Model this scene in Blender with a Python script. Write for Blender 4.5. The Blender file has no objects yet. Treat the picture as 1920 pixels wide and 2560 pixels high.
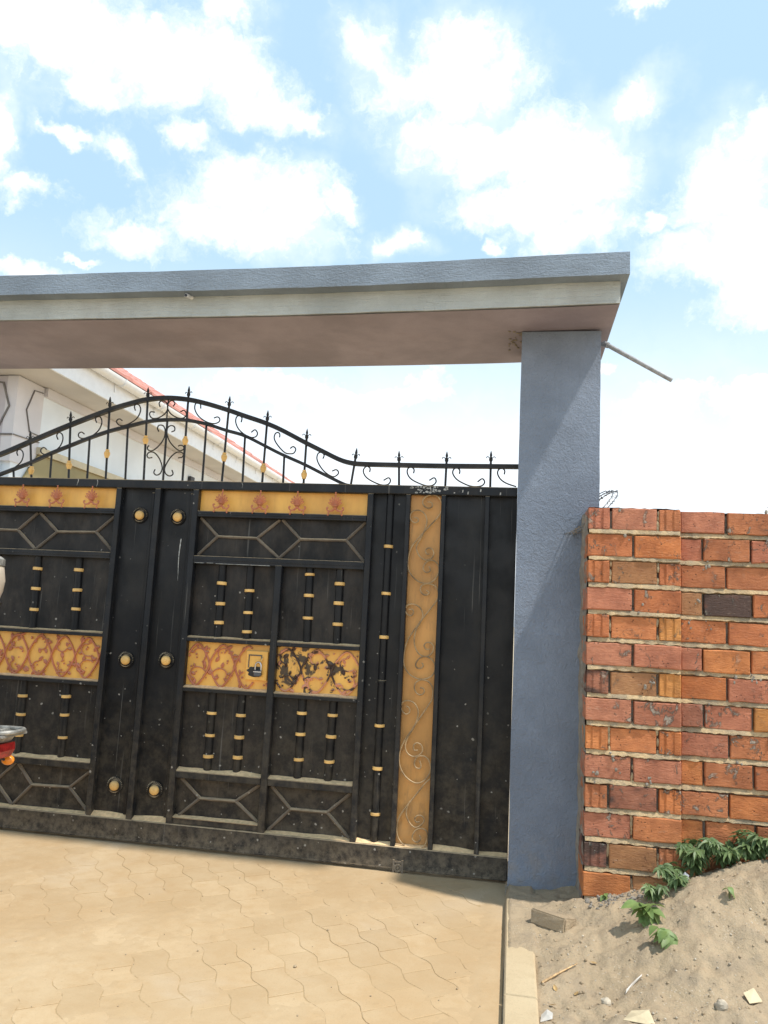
import bpy, math, random
from mathutils import Vector, Matrix, noise, Euler
R = random.Random(7)
SC = bpy.context.scene
COL = SC.collection
rad = math.radians

# ------------------------------------------------------------------ camera
PITCH, YAW, ROLL = 0.13461046, 0.17179489, 0.05011458
fw = Vector((-math.sin(YAW)*math.cos(PITCH), math.cos(YAW)*math.cos(PITCH), math.sin(PITCH)))
rt = Vector((math.cos(YAW), math.sin(YAW), 0.0)); up = rt.cross(fw)
r2 = rt*math.cos(ROLL) + up*math.sin(ROLL); u2 = -rt*math.sin(ROLL) + up*math.cos(ROLL)
cam = bpy.data.cameras.new('camera'); cam_o = bpy.data.objects.new('camera', cam); COL.objects.link(cam_o)
M = Matrix((r2, u2, -fw)).transposed().to_4x4(); M.translation = (0.0, -4.2856, 1.3513)
cam_o.matrix_world = M
cam.sensor_fit = 'VERTICAL'; cam.sensor_height = 24.0; cam.lens = 24.0*1922/2560
cam.clip_start = 0.05; cam.clip_end = 2000
SC.camera = cam_o

# ------------------------------------------------------------------ sun, sky, exposure
L = Vector((0.43, -0.14, 0.89)).normalized()
sun = bpy.data.lights.new('sun', 'SUN'); sun.energy = 2.35; sun.angle = rad(2.2); sun.color = (1.0, 0.95, 0.87)
sun_o = bpy.data.objects.new('sun', sun); COL.objects.link(sun_o)
sun_o.rotation_euler = L.to_track_quat('Z', 'Y').to_euler(); sun_o.location = (3, -2, 8)
SC.view_settings.view_transform = 'Standard'; SC.view_settings.look = 'None'
SC.view_settings.gamma = 1.0; SC.view_settings.use_curve_mapping = False
SC.view_settings.exposure = 0.90
SKY_STRENGTH = 0.15
CLOUDS=[(-36.6, 35.9, 6.3, 2.6, 0), (-29.7, 36.0, 4.3, 2.6, 0), (-24.9, 36.9, 2.2, 2.0, 0), (-21.4, 34.7, 2.9, 1.4, -12), (-18.4, 34.1, 1.8, 0.8, 0), (-24.2, 39.8, 1.7, 1.1, 0), (-33.2, 33.5, 1.7, 0.9, 0), (-5.7, 38.8, 2.8, 1.9, 0), (-4.8, 36.8, 3.8, 1.8, 0), (-12.9, 38.8, 1.6, 1.6, 0), (-10.5, 37.1, 2.7, 1.8, 0), (-6.5, 34.0, 3.4, 1.9, 0), (-1.7, 32.8, 4.0, 2.3, 0), (3.7, 31.5, 3.7, 2.3, 0), (-0.1, 29.6, 4.1, 1.4, 0), (3.5, 27.7, 3.5, 1.6, 0), (8.2, 35.0, 2.1, 0.9, 25), (-21.6, 29.2, 3.8, 2.0, 0), (-18.0, 29.0, 2.7, 1.9, 0), (-23.9, 27.4, 3.5, 1.7, 0), (-20.6, 26.6, 4.8, 1.3, 0), (-29.7, 25.1, 2.5, 1.2, 0), (-14.3, 28.7, 1.3, 0.7, 0), (15.0, 29.4, 3.2, 2.8, 15), (16.7, 26.3, 3.8, 3.2, 0), (13.7, 25.0, 4.3, 1.7, 0), (16.6, 22.3, 3.0, 2.1, 0), (16.8, 31.7, 2.0, 1.7, 20), (-32.1, 30.1, 1.4, 0.8, -25), (-25.8, 32.0, 1.1, 0.7, 0), (-35.2, 30.8, 1.1, 0.5, 0), (-39.2, 29.5, 0.9, 2.4, 0), (-37.2, 27.1, 1.5, 0.7, 0), (-9.3, 26.7, 1.7, 0.7, 0), (-34.2, 23.1, 1.1, 0.3, 0), (-36.8, 21.5, 2.6, 0.7, 0), (8.8, 40.4, 1.0, 0.4, 0), (9.5, 28.0, 0.8, 0.9, 0), (-2.0, 26.7, 0.6, 0.6, 0), (-6.9, 17.3, 2.4, 1.2, 0), (-9.2, 16.5, 3.1, 0.7, 0), (6.3, 18.6, 1.0, 0.7, 0), (10.8, 15.8, 4.5, 1.1, 0), (-17.0, 16.0, 6.8, 1.4, 0), (15.4, 15.2, 3.1, 1.2, 0)]

world = bpy.data.worlds.new('World'); SC.world = world; world.use_nodes = True

class NT:
    """small node-tree writer"""
    def __init__(s, tree): s.t = tree; s.n = tree.nodes; s.l = tree.links
    def node(s, typ, **kw):
        n = s.n.new(typ)
        for k, v in kw.items(): setattr(n, k, v)
        return n
    def put(s, sock, v):
        if v is None: return
        if hasattr(v, 'node'): s.l.new(v, sock)
        else: sock.default_value = v
    def math(s, op, a, b=None, c=None, clamp=False):
        n = s.node('ShaderNodeMath', operation=op); n.use_clamp = clamp
        for i, v in enumerate((a, b, c)): s.put(n.inputs[i], v)
        return n.outputs[0]
    def mix(s, f, a, b, mode='MIX'):
        n = s.node('ShaderNodeMix', data_type='RGBA', blend_type=mode); n.clamp_factor = True
        s.put(n.inputs[0], f)
        for k, v in ((6, a), (7, b)): s.put(n.inputs[k], (v[0], v[1], v[2], 1) if isinstance(v, tuple) else v)
        return n.outputs[2]
    def noise(s, vec, scale, detail=4, rough=0.55, dist=0.0, color=False):
        n = s.node('ShaderNodeTexNoise'); s.put(n.inputs['Vector'], vec); n.inputs['Scale'].default_value = scale
        n.inputs['Detail'].default_value = detail; n.inputs['Roughness'].default_value = rough; n.inputs['Distortion'].default_value = dist
        return n.outputs['Color' if color else 'Fac']
    def ramp(s, v, lo, hi, a=0.0, b=1.0, smooth=True):
        n = s.node('ShaderNodeMapRange'); n.interpolation_type = 'SMOOTHSTEP' if smooth else 'LINEAR'
        s.put(n.inputs[0], v)
        for i, x in enumerate((lo, hi, a, b)): n.inputs[i+1].default_value = x
        return n.outputs[0]
    def vmul(s, vec, v3):
        n = s.node('ShaderNodeVectorMath', operation='MULTIPLY'); s.put(n.inputs[0], vec); n.inputs[1].default_value = v3
        return n.outputs[0]
    def vadd(s, a, b):
        n = s.node('ShaderNodeVectorMath', operation='ADD'); s.put(n.inputs[0], a); s.put(n.inputs[1], b); return n.outputs[0]

w = NT(world.node_tree); w.n.clear()
wout = w.node('ShaderNodeOutputWorld')
sky = w.node('ShaderNodeTexSky', sky_type='NISHITA'); sky.sun_disc = False
sky.sun_elevation = math.asin(L.z); sky.sun_rotation = math.atan2(L.x, L.y)
sky.air_density = 1.0; sky.dust_density = 1.5; sky.ozone_density = 1.0
bg = w.node('ShaderNodeBackground'); bg.inputs[1].default_value = SKY_STRENGTH
w.l.new(sky.outputs[0], bg.inputs[0])
d0 = w.node('ShaderNodeTexCoord').outputs['Generated']
wz = w.node('ShaderNodeSeparateXYZ'); w.l.new(d0, wz.inputs[0]); elev = wz.outputs[2]
def centred(vec, scale, detail, amt):
    c = w.noise(vec, scale, detail, 0.6, color=True)
    return w.vmul(w.vadd(c, (-0.5, -0.5, -0.5)), (amt, amt, amt))
d1 = w.vadd(d0, centred(d0, 9.0, 6, 0.10)); d1 = w.vadd(d1, centred(d0, 34.0, 6, 0.040))
acc = None
for az, el, rx, ry, tilt in CLOUDS:
    a, e = rad(az), rad(el)
    c = Vector((math.sin(a)*math.cos(e), math.cos(a)*math.cos(e), math.sin(e)))
    t1 = Vector((math.cos(a), -math.sin(a), 0)); t2 = t1.cross(-c).normalized()
    if t2.z < 0: t2 = -t2
    tt = rad(tilt); x = t1*math.cos(tt) + t2*math.sin(tt); y = -t1*math.sin(tt) + t2*math.cos(tt)
    m = Matrix((x, y, x.cross(y))).transposed()
    mp = w.node('ShaderNodeMapping', vector_type='TEXTURE'); w.l.new(d1, mp.inputs['Vector'])
    mp.inputs['Location'].default_value = c; mp.inputs['Rotation'].default_value = m.to_euler()
    mp.inputs['Scale'].default_value = (rad(rx)*1.16, rad(ry)*1.16, 0.12)
    ln = w.node('ShaderNodeVectorMath', operation='LENGTH'); w.l.new(mp.outputs[0], ln.inputs[0])
    v = w.math('SUBTRACT', 1.0, ln.outputs['Value'])
    if acc is None: acc = v
    else:
        n = w.node('ShaderNodeMath', operation='SMOOTH_MAX'); w.l.new(acc, n.inputs[0]); w.l.new(v, n.inputs[1]); n.inputs[2].default_value = 0.25; acc = n.outputs[0]
acc = w.math('MAXIMUM', acc, -1.2)
fine = w.math('SUBTRACT', w.noise(d1, 22.0, 9, 0.66), 0.5)
# scattered cumulus everywhere else: same kind of cloud, sparser; kept off the mapped part of the sky
else_n = w.ramp(w.noise(d0, 5.0, 6, 0.55), 0.54, 0.70, -0.8, 0.6)
fwd = w.node('ShaderNodeVectorMath', operation='DOT_PRODUCT'); w.l.new(d0, fwd.inputs[0])
fwd.inputs[1].default_value = Vector((-0.17, 0.86, 0.46)).normalized()
els = w.math('SUBTRACT', else_n, w.ramp(fwd.outputs['Value'], 0.70, 0.80, 0.0, 3.0))
dens = w.math('ADD', w.math('MAXIMUM', acc, els), w.math('MULTIPLY', fine, 2.1))
core = w.ramp(dens, -0.48, 0.98)
veil = w.ramp(w.math('ADD', w.noise(d0, 6.0, 5, 0.6), w.math('MULTIPLY', acc, 0.25)), 0.32, 0.88, 0.0, 0.50)
hz = w.ramp(elev, 0.14, 0.46, 0.76, 0.0)
cover = w.math('MAXIMUM', core, w.math('MAXIMUM', veil, hz))
cover = w.math('MULTIPLY', cover, w.ramp(elev, -0.05, 0.03))
cl = w.node('ShaderNodeBackground')
shade = w.ramp(w.noise(d1, 14.0, 5, 0.5), 0.3, 0.75)
w.l.new(w.mix(shade, (0.86, 0.89, 0.93), (1.0, 1.0, 1.0)), cl.inputs[0]); cl.inputs[1].default_value = 0.80
# thin high haze that pales the whole sky
hb = w.node('ShaderNodeBackground'); hb.inputs[0].default_value = (0.545, 0.795, 0.98, 1); hb.inputs[1].default_value = 0.57
mh = w.node('ShaderNodeMixShader'); mh.inputs[0].default_value = 0.84; w.l.new(bg.outputs[0], mh.inputs[1]); w.l.new(hb.outputs[0], mh.inputs[2])
mx = w.node('ShaderNodeMixShader'); w.l.new(cover, mx.inputs[0]); w.l.new(mh.outputs[0], mx.inputs[1]); w.l.new(cl.outputs[0], mx.inputs[2])
w.l.new(mx.outputs[0], wout.inputs[0])

# ------------------------------------------------------------------ materials
def new_mat(name):
    m = bpy.data.materials.new(name); m.use_nodes = True
    t = NT(m.node_tree); b = t.n['Principled BSDF']; return m, t, b
def pos(t): return t.node('ShaderNodeNewGeometry').outputs['Position']
def bump(t, b, h, strength, dist):
    n = t.node('ShaderNodeBump'); n.inputs['Strength'].default_value = strength; n.inputs['Distance'].default_value = dist
    t.put(n.inputs['Height'], h); t.l.new(n.outputs[0], b.inputs['Normal']); return n
def upness(t):
    s = t.node('ShaderNodeSeparateXYZ'); t.l.new(t.node('ShaderNodeNewGeometry').outputs['Normal'], s.inputs[0]); return s.outputs[2]
def zheight(t):
    s = t.node('ShaderNodeSeparateXYZ'); t.l.new(pos(t), s.inputs[0]); return s.outputs[2]
def simple(name, c, rough=0.5, metal=0.0, var=0.15, scale=12.0, bmp=0.0):
    m, t, b = new_mat(name); p = pos(t)
    n = t.noise(p, scale, 5)
    dark = tuple(x*(1-var*1.6) for x in c); lite = tuple(min(1, x*(1+var)) for x in c)
    t.l.new(t.mix(t.ramp(n, 0.3, 0.7), dark, lite), b.inputs['Base Color'])
    b.inputs['Roughness'].default_value = rough; b.inputs['Metallic'].default_value = metal
    if bmp: bump(t, b, t.noise(p, scale*8, 4), bmp, 0.004)
    return m
def stucco(name, c, stain=None, stroke=(40, 40, 18), rough=0.75, depth=0.0085, amt=0.9):
    m, t, b = new_mat(name); p = pos(t)
    big = t.noise(p, 2.2, 5, 0.6)
    col = t.mix(t.ramp(big, 0.32, 0.72), tuple(x*0.80 for x in c), tuple(min(1, x*1.13) for x in c))
    col = t.mix(t.ramp(t.noise(t.vmul(p, (7, 7, 0.8)), 1.6, 5, 0.65), 0.54, 0.72, 0, 0.16), col, tuple(x*0.62 for x in c))
    col = t.mix(t.math('MULTIPLY', t.ramp(zheight(t), 0.04, 0.42, 0.42, 0.0, False), t.ramp(t.noise(p, 12, 6, 0.7), 0.38, 0.66)), col, (0.36, 0.29, 0.20))
    if stain:
        col = t.mix(t.ramp(t.noise(t.vmul(p, (1, 1, 0.5)), 3.4, 6, 0.65), 0.52, 0.78, 0, 0.6), col, stain)
    col = t.mix(t.ramp(t.noise(p, 170, 3), 0.35, 0.65, 0.0, 0.16), col, tuple(x*0.6 for x in c))
    t.l.new(col, b.inputs['Base Color']); b.inputs['Roughness'].default_value = rough
    g = t.noise(p, 80, 6, 0.7, 0.4)
    st = t.noise(t.vmul(p, tuple(v/30.0 for v in stroke)), 30, 4, 0.6, 1.2)
    crack = t.node('ShaderNodeTexVoronoi', feature='DISTANCE_TO_EDGE'); t.l.new(t.vadd(p, t.vmul(t.noise(p, 20, 3, color=True), (0.05, 0.05, 0.05))), crack.inputs['Vector']); crack.inputs['Scale'].default_value = 17
    ck = t.ramp(crack.outputs['Distance'], 0.0, 0.03, -0.35, 0.0)
    ck = t.math('MULTIPLY', ck, t.ramp(t.noise(p, 3.0, 3), 0.58, 0.70))
    h = t.math('ADD', t.math('ADD', g, t.math('MULTIPLY', st, 1.1)), ck)
    bump(t, b, h, amt, depth); return m
M_POST = stucco('post_paint', (0.232, 0.277, 0.358), None, (30, 30, 26))
M_FASC = stucco('beam_top_paint', (0.25, 0.305, 0.375), None, (16, 16, 60))
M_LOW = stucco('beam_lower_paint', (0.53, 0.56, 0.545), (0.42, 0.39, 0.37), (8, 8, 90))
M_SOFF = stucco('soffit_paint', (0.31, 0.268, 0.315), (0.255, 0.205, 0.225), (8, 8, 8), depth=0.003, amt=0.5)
M_CEM = stucco('raw_cement', (0.36, 0.31, 0.24), (0.24, 0.21, 0.17), (40, 40, 40), 0.95, 0.014, 1.0)
M_WALLW = simple('house_white_paint', (0.83, 0.88, 0.92), 0.7, var=0.05, scale=1.5)
M_WALLP = simple('house_pinkish_paint', (0.56, 0.52, 0.54), 0.7, var=0.06, scale=2)
M_PIL = simple('house_pilaster_paint', (0.72, 0.69, 0.70), 0.7, var=0.05, scale=2)
M_GROOVE = simple('groove_line_paint', (0.20, 0.18, 0.165), 0.6)
M_KHAKI = simple('khaki_paint', (0.33, 0.27, 0.13), 0.7, var=0.06, scale=2)
M_BEIGE = simple('beige_paint', (0.62, 0.54, 0.38), 0.7, var=0.05)
M_TRIMW = simple('white_gutter_plastic', (0.88, 0.88, 0.88), 0.35, var=0.03)
M_SOFH = simple('house_soffit_board', (0.62, 0.59, 0.56), 0.7, var=0.06, scale=2)
M_ROOF = simple('red_roof_sheet', (0.60, 0.25, 0.19), 0.55, var=0.15, scale=3)

def black_paint(name, base, brown, dust_amt=0.5, rough=0.42):
    m, t, b = new_mat(name); p = pos(t); z = zheight(t)
    streak = t.noise(t.vmul(p, (5, 5, 2.2)), 2.2, 7, 0.65)
    col = t.mix(t.ramp(streak, 0.38, 0.75, 0, 0.75), base, brown)
    # splash of soil thrown up from the ground: a real stain, thick at the foot of the gate
    low = t.math('MULTIPLY', t.ramp(z, 0.03, 1.0, 1.0, 0.0, False), t.ramp(t.noise(p, 16, 6, 0.7), 0.34, 0.72))
    col = t.mix(t.math('MULTIPLY', low, dust_amt), col, (0.20, 0.165, 0.115))
    foot = t.math('MULTIPLY', t.ramp(z, 0.0, 0.16, 1.0, 0.0, False), t.ramp(t.noise(p, 26, 6, 0.75), 0.38, 0.64, 0.06, 0.72))
    col = t.mix(foot, col, (0.25, 0.21, 0.155))
    # splashed droplets
    v = t.node('ShaderNodeTexVoronoi'); t.l.new(t.vadd(p, t.vmul(t.noise(p, 60, 3, color=True), (0.012, 0.012, 0.012))), v.inputs['Vector']); v.inputs['Scale'].default_value = 26
    sz = t.node('ShaderNodeSeparateXYZ'); t.l.new(v.outputs['Color'], sz.inputs[0])
    rr = t.ramp(sz.outputs[0], 0.25, 1.0, -0.03, 0.17)
    dot = t.math('LESS_THAN', v.outputs['Distance'], rr)
    dens = t.ramp(t.math('ADD', t.noise(p, 2.2, 3), t.ramp(z, 0.0, 2.0, 0.16, -0.12, False)), 0.42, 0.62)
    col = t.mix(t.math('MULTIPLY', t.math('MULTIPLY', dot, dens), 0.75), col, (0.40, 0.38, 0.34))
    # run marks
    run = t.ramp(t.noise(t.vmul(p, (60, 60, 1.2)), 1.0, 3), 0.66, 0.74)
    col = t.mix(t.math('MULTIPLY', run, 0.22), col, (0.30, 0.29, 0.27))
    dustup = t.math('MULTIPLY', t.ramp(upness(t), 0.35, 0.85), t.ramp(t.noise(p, 22, 4), 0.2, 0.6, 0.35, 0.95))
    col = t.mix(dustup, col, (0.56, 0.42, 0.26))
    t.l.new(col, b.inputs['Base Color'])
    t.l.new(t.ramp(t.noise(p, 7, 5), 0.3, 0.7, rough-0.08, rough+0.22), b.inputs['Roughness'])
    b.inputs['Specular IOR Level'].default_value = 0.3
    bump(t, b, t.noise(t.vmul(p, (1, 1, 0.6)), 18, 5), 0.16, 0.006)
    return m
M_FRAME = black_paint('gate_frame_paint', (0.011, 0.0135, 0.018), (0.028, 0.025, 0.022), 0.5, 0.34)
M_SHEET = black_paint('gate_sheet_paint', (0.011, 0.0105, 0.011), (0.052, 0.042, 0.034), 0.45, 0.42)
M_STRIPB = black_paint('gate_strip_paint', (0.007, 0.0078, 0.010), (0.017, 0.016, 0.015), 0.38, 0.36)
M_ARCH = black_paint('gate_arch_paint', (0.017, 0.018, 0.021), (0.045, 0.04, 0.035), 0.2)
M_MOULD = black_paint('gate_moulding_dusty', (0.125, 0.105, 0.088), (0.24, 0.20, 0.16), 0.6, 0.7)
def gold_paint(name, c, burnt=False, grime=0.35):
    m, t, b = new_mat(name); p = pos(t)
    col = t.mix(t.ramp(t.noise(t.vmul(p, (3, 3, 1)), 2.5, 5, 0.6), 0.3, 0.72), tuple(x*0.82 for x in c), tuple(min(1, x*1.12) for x in c))
    col = t.mix(t.ramp(t.noise(t.vmul(p, (8, 8, 2)), 2.0, 6, 0.7), 0.52, 0.80, 0, grime), col, (0.17, 0.10, 0.05))
    if burnt:
        n = t.noise(p, 9, 5, 0.62, 0.8); col = t.mix(t.ramp(n, burnt, burnt+0.05, 0, 0.93), col, (0.022, 0.020, 0.021))
    z = zheight(t)
    col = t.mix(t.math('MULTIPLY', t.ramp(z, 0.05, 0.7, 0.5, 0.0, False), t.ramp(t.noise(p, 12, 5), 0.35, 0.7)), col, (0.40, 0.28, 0.15))
    dustup = t.math('MULTIPLY', t.ramp(upness(t), 0.4, 0.9), 0.6); col = t.mix(dustup, col, (0.52, 0.38, 0.22))
    t.l.new(col, b.inputs['Base Color']); b.inputs['Roughness'].default_value = 0.42
    bump(t, b, t.noise(p, 30, 4), 0.08, 0.004); return m
M_GOLD = gold_paint('gold_paint', (0.95, 0.495, 0.11), grime=0.2)
M_GOLDS = gold_paint('gold_strip_paint', (0.60, 0.30, 0.085), grime=0.75)
M_GOLDB = gold_paint('gold_paint_blackened', (0.95, 0.495, 0.11), burnt=0.56)
M_RING = gold_paint('gold_ring_paint', (0.88, 0.54, 0.18), grime=0.1)
M_COPPER = gold_paint('copper_paint', (0.58, 0.20, 0.105), grime=0.1)
M_COPPERB = gold_paint('copper_paint_blackened', (0.72, 0.31, 0.18), burnt=0.49)
M_WIRE = simple('scroll_wire_paint', (0.40, 0.27, 0.14), 0.5, var=0.3, scale=20)
M_CHROME = simple('chrome', (0.62, 0.62, 0.64), 0.22, 0.9, 0.1)
M_LOCK = simple('lock_body_metal', (0.10, 0.11, 0.13), 0.3, 0.8, 0.2)
M_DUST = simple('settled_dust', (0.86, 0.60, 0.33), 1.0, var=0.12, scale=40, bmp=0.4)
M_PVC = simple('grey_pvc_pipe', (0.34, 0.35, 0.36), 0.5, var=0.18, scale=30)
M_WHITEP = simple('white_plastic', (0.78, 0.78, 0.78), 0.3, var=0.03)
M_GLASSB = simple('dark_lens', (0.01, 0.01, 0.015), 0.08)
M_BARB = simple('razor_wire_steel', (0.28, 0.28, 0.28), 0.45, 0.6, 0.2)

def brick_mat():
    m, t, b = new_mat('clay_brick')
    oi = t.node('ShaderNodeObjectInfo'); p = pos(t)
    off = t.node('ShaderNodeCombineXYZ'); t.put(off.inputs[0], t.math('MULTIPLY', oi.outputs['Random'], 37.0)); t.put(off.inputs[2], t.math('MULTIPLY', oi.outputs['Random'], 91.0))
    q = t.vadd(p, off.outputs[0])
    c = oi.outputs['Color']
    dk = t.mix(1.0, c, (0.74, 0.70, 0.68), 'MULTIPLY'); lt = t.mix(1.0, c, (1.28, 1.3, 1.25), 'MULTIPLY')
    col = t.mix(t.ramp(t.noise(q, 9, 6, 0.65), 0.28, 0.72), dk, lt)
    col = t.mix(t.ramp(t.noise(t.vmul(q, (1, 1, 6)), 14, 5, 0.7), 0.45, 0.75, 0, 0.45), col, t.mix(1.0, c, (0.75, 0.62, 0.6), 'MULTIPLY'))
    # kiln flashing, strength kept in the object colour's alpha
    burn = t.math('MULTIPLY', t.ramp(t.math('ADD', t.noise(t.vmul(q, (1, 1, 1.6)), 7, 4), t.math('MULTIPLY', t.math('SUBTRACT', oi.outputs['Alpha'], 0.5), 0.9)), 0.5, 0.68), 0.85)
    col = t.mix(burn, col, (0.045, 0.036, 0.032))
    # cement smears
    sm = t.math('MULTIPLY', t.ramp(t.noise(t.vmul(q, (1, 1, 0.7)), 17, 7, 0.75, 0.6), 0.56, 0.63), t.ramp(t.noise(q, 4.0, 3), 0.44, 0.56))
    col = t.mix(t.math('MULTIPLY', sm, 0.85), col, (0.43, 0.39, 0.32))
    pale = t.ramp(t.noise(t.vmul(q, (1, 1, 2.5)), 30, 5, 0.7), 0.58, 0.75, 0, 0.4); col = t.mix(pale, col, (0.55, 0.40, 0.30))
    pit = t.node('ShaderNodeTexVoronoi'); t.l.new(q, pit.inputs['Vector']); pit.inputs['Scale'].default_value = 55
    pk = t.ramp(pit.outputs['Distance'], 0.08, 0.2, 1.0, 0.0); pk = t.math('MULTIPLY', pk, t.ramp(t.noise(q, 12, 2), 0.52, 0.6))
    col = t.mix(t.math('MULTIPLY', pk, 0.6), col, (0.07, 0.035, 0.025))
    t.l.new(col, b.inputs['Base Color']); b.inputs['Roughness'].default_value = 0.85
    h = t.math('ADD', t.noise(t.vmul(q, (1, 1, 3)), 45, 6, 0.7), t.math('MULTIPLY', sm, 1.2)); h = t.math('SUBTRACT', h, pk)
    bump(t, b, h, 1.0, 0.008); return m
M_BRICK = brick_mat()
def mortar_mat(name, c, c2):
    m, t, b = new_mat(name); p = pos(t)
    col = t.mix(t.ramp(t.noise(p, 11, 6, 0.7), 0.36, 0.68), c2, c)
    col = t.mix(t.ramp(t.noise(p, 60, 5, 0.7), 0.54, 0.70, 0, 0.55), col, tuple(x*0.5 for x in c2))
    t.l.new(col, b.inputs['Base Color']); b.inputs['Roughness'].default_value = 0.95
    bump(t, b, t.noise(p, 120, 6, 0.75), 0.9, 0.01); return m
M_MORTAR = mortar_mat('sand_mortar', (0.66, 0.475, 0.26), (0.39, 0.305, 0.20))
M_SMEAR = mortar_mat('grey_mortar_smear', (0.40, 0.36, 0.30), (0.27, 0.23, 0.19))

def sand_mat(name, a, b_, c, stain=None, bmp=0.5, pebbles=True, fs=1.0):
    m, t, b = new_mat(name); p = pos(t)
    col = t.mix(t.ramp(t.noise(p, 1.6, 6, 0.65), 0.32, 0.70), a, b_)
    col = t.mix(t.ramp(t.noise(p, 9, 6, 0.7), 0.42, 0.74, 0, 0.7), col, c)
    if stain: col = t.mix(t.ramp(t.noise(p, 1.1, 5, 0.6), 0.50, 0.72, 0, 0.6), col, stain)
    col = t.mix(t.ramp(t.noise(p, 130*fs, 4, 0.7), 0.55, 0.72, 0, 0.35), col, tuple(x*0.5 for x in a))
    if pebbles:
        v = t.node('ShaderNodeTexVoronoi'); t.l.new(p, v.inputs['Vector']); v.inputs['Scale'].default_value = 75
        k = t.math('MULTIPLY', t.math('LESS_THAN', v.outputs['Distance'], 0.22), t.ramp(t.noise(p, 5, 3), 0.5, 0.64, 0, 0.5))
        col = t.mix(k, col, (0.60, 0.52, 0.40))
    oi = t.node('ShaderNodeObjectInfo'); col = t.mix(t.math('MULTIPLY', oi.outputs['Random'], 0.42 if name == 'dusty_paver' else 0.0), col, tuple(x*0.80 for x in a))
    t.l.new(col, b.inputs['Base Color']); b.inputs['Roughness'].default_value = 0.97
    h = t.math('ADD', t.noise(p, 70, 6, 0.75), t.math('MULTIPLY', t.noise(p, 14, 4), 1.2))
    bump(t, b, h, bmp, 0.012); return m
M_SOIL = sand_mat('sandy_soil', (0.43, 0.325, 0.205), (0.50, 0.385, 0.25), (0.33, 0.262, 0.185), bmp=0.9)
M_DRIVE = sand_mat('dusty_paver', (0.475, 0.33, 0.18), (0.565, 0.425, 0.26), (0.46, 0.305, 0.155), (0.56, 0.475, 0.36), 0.16, False)
M_JOINT = sand_mat('joint_dirt', (0.40, 0.28, 0.145), (0.44, 0.32, 0.175), (0.36, 0.25, 0.13), None, 0.3, False)
M_GROUND = sand_mat('ground_dust', (0.46, 0.36, 0.24), (0.54, 0.43, 0.29), (0.40, 0.31, 0.2), None, 0.3, False)
M_KERB = sand_mat('kerb_concrete', (0.50, 0.385, 0.235), (0.55, 0.44, 0.28), (0.45, 0.345, 0.21), None, 0.3, False)
M_STONE = simple('pale_stone', (0.50, 0.43, 0.33), 0.9, var=0.2, scale=40, bmp=0.5)
M_WOOD = simple('pale_wood', (0.55, 0.36, 0.18), 0.8, var=0.25, scale=60)
M_PAPER = simple('white_paper', (0.62, 0.58, 0.52), 0.8, var=0.15)
M_CREAMP = simple('cream_card', (0.58, 0.48, 0.31), 0.85, var=0.18)
M_FILM = simple('clear_plastic_scrap', (0.36, 0.36, 0.37), 0.25, var=0.15)
def leaf_mat(name, a, b_):
    m, t, b = new_mat(name); p = pos(t); oi = t.node('ShaderNodeObjectInfo')
    col = t.mix(t.ramp(t.noise(p, 25, 4), 0.3, 0.7), a, b_)
    col = t.mix(t.math('MULTIPLY', oi.outputs['Random'], 0.45), col, tuple(x*0.55 for x in a))
    col = t.mix(t.ramp(t.noise(p, 60, 4), 0.58, 0.75, 0, 0.4), col, (0.36, 0.30, 0.2))
    t.l.new(col, b.inputs['Base Color']); b.inputs['Roughness'].default_value = 0.5
    tr = t.node('ShaderNodeBsdfTranslucent'); t.l.new(col, tr.inputs[0])
    mxs = t.node('ShaderNodeMixShader'); mxs.inputs[0].default_value = 0.28
    o = t.n['Material Output']; t.l.new(b.outputs[0], mxs.inputs[1]); t.l.new(tr.outputs[0], mxs.inputs[2]); t.l.new(mxs.outputs[0], o.inputs[0])
    return m
M_LEAF = leaf_mat('weed_leaf', (0.12, 0.19, 0.07), (0.21, 0.30, 0.115))
M_LEAF2 = leaf_mat('broad_leaf', (0.17, 0.26, 0.08), (0.27, 0.38, 0.12))
M_STEM = simple('plant_stem', (0.16, 0.20, 0.07), 0.6)
M_DRY = simple('dry_leaf', (0.42, 0.27, 0.11), 0.8, var=0.25, scale=50)
M_RED = simple('red_lens', (0.42, 0.025, 0.025), 0.3, var=0.3, scale=40)
M_ORANGE = simple('orange_lens', (0.85, 0.28, 0.03), 0.2, var=0.1)
M_BIKEG = simple('bike_grey_metal', (0.36, 0.35, 0.32), 0.45, 0.4, 0.25, 30)
M_BIKEB = simple('bike_black', (0.02, 0.02, 0.022), 0.45)
M_BIKER = simple('bike_red_paint', (0.40, 0.02, 0.02), 0.25)
M_RUB = simple('rubber', (0.025, 0.025, 0.025), 0.85)
M_CREAMH = simple('cream_helmet_shell', (0.62, 0.53, 0.42), 0.4, var=0.12, scale=9)
M_SKIN = simple('skin', (0.16, 0.085, 0.055), 0.5, var=0.08)
M_JACKET = simple('dark_jacket', (0.05, 0.055, 0.075), 0.8)
M_TROUS = simple('grey_trousers', (0.11, 0.105, 0.10), 0.85)
M_LAMPY = simple('lamp_glass', (0.62, 0.52, 0.25), 0.3)
M_SIGN = simple('sticker_print', (0.30, 0.16, 0.14), 0.5)

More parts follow.
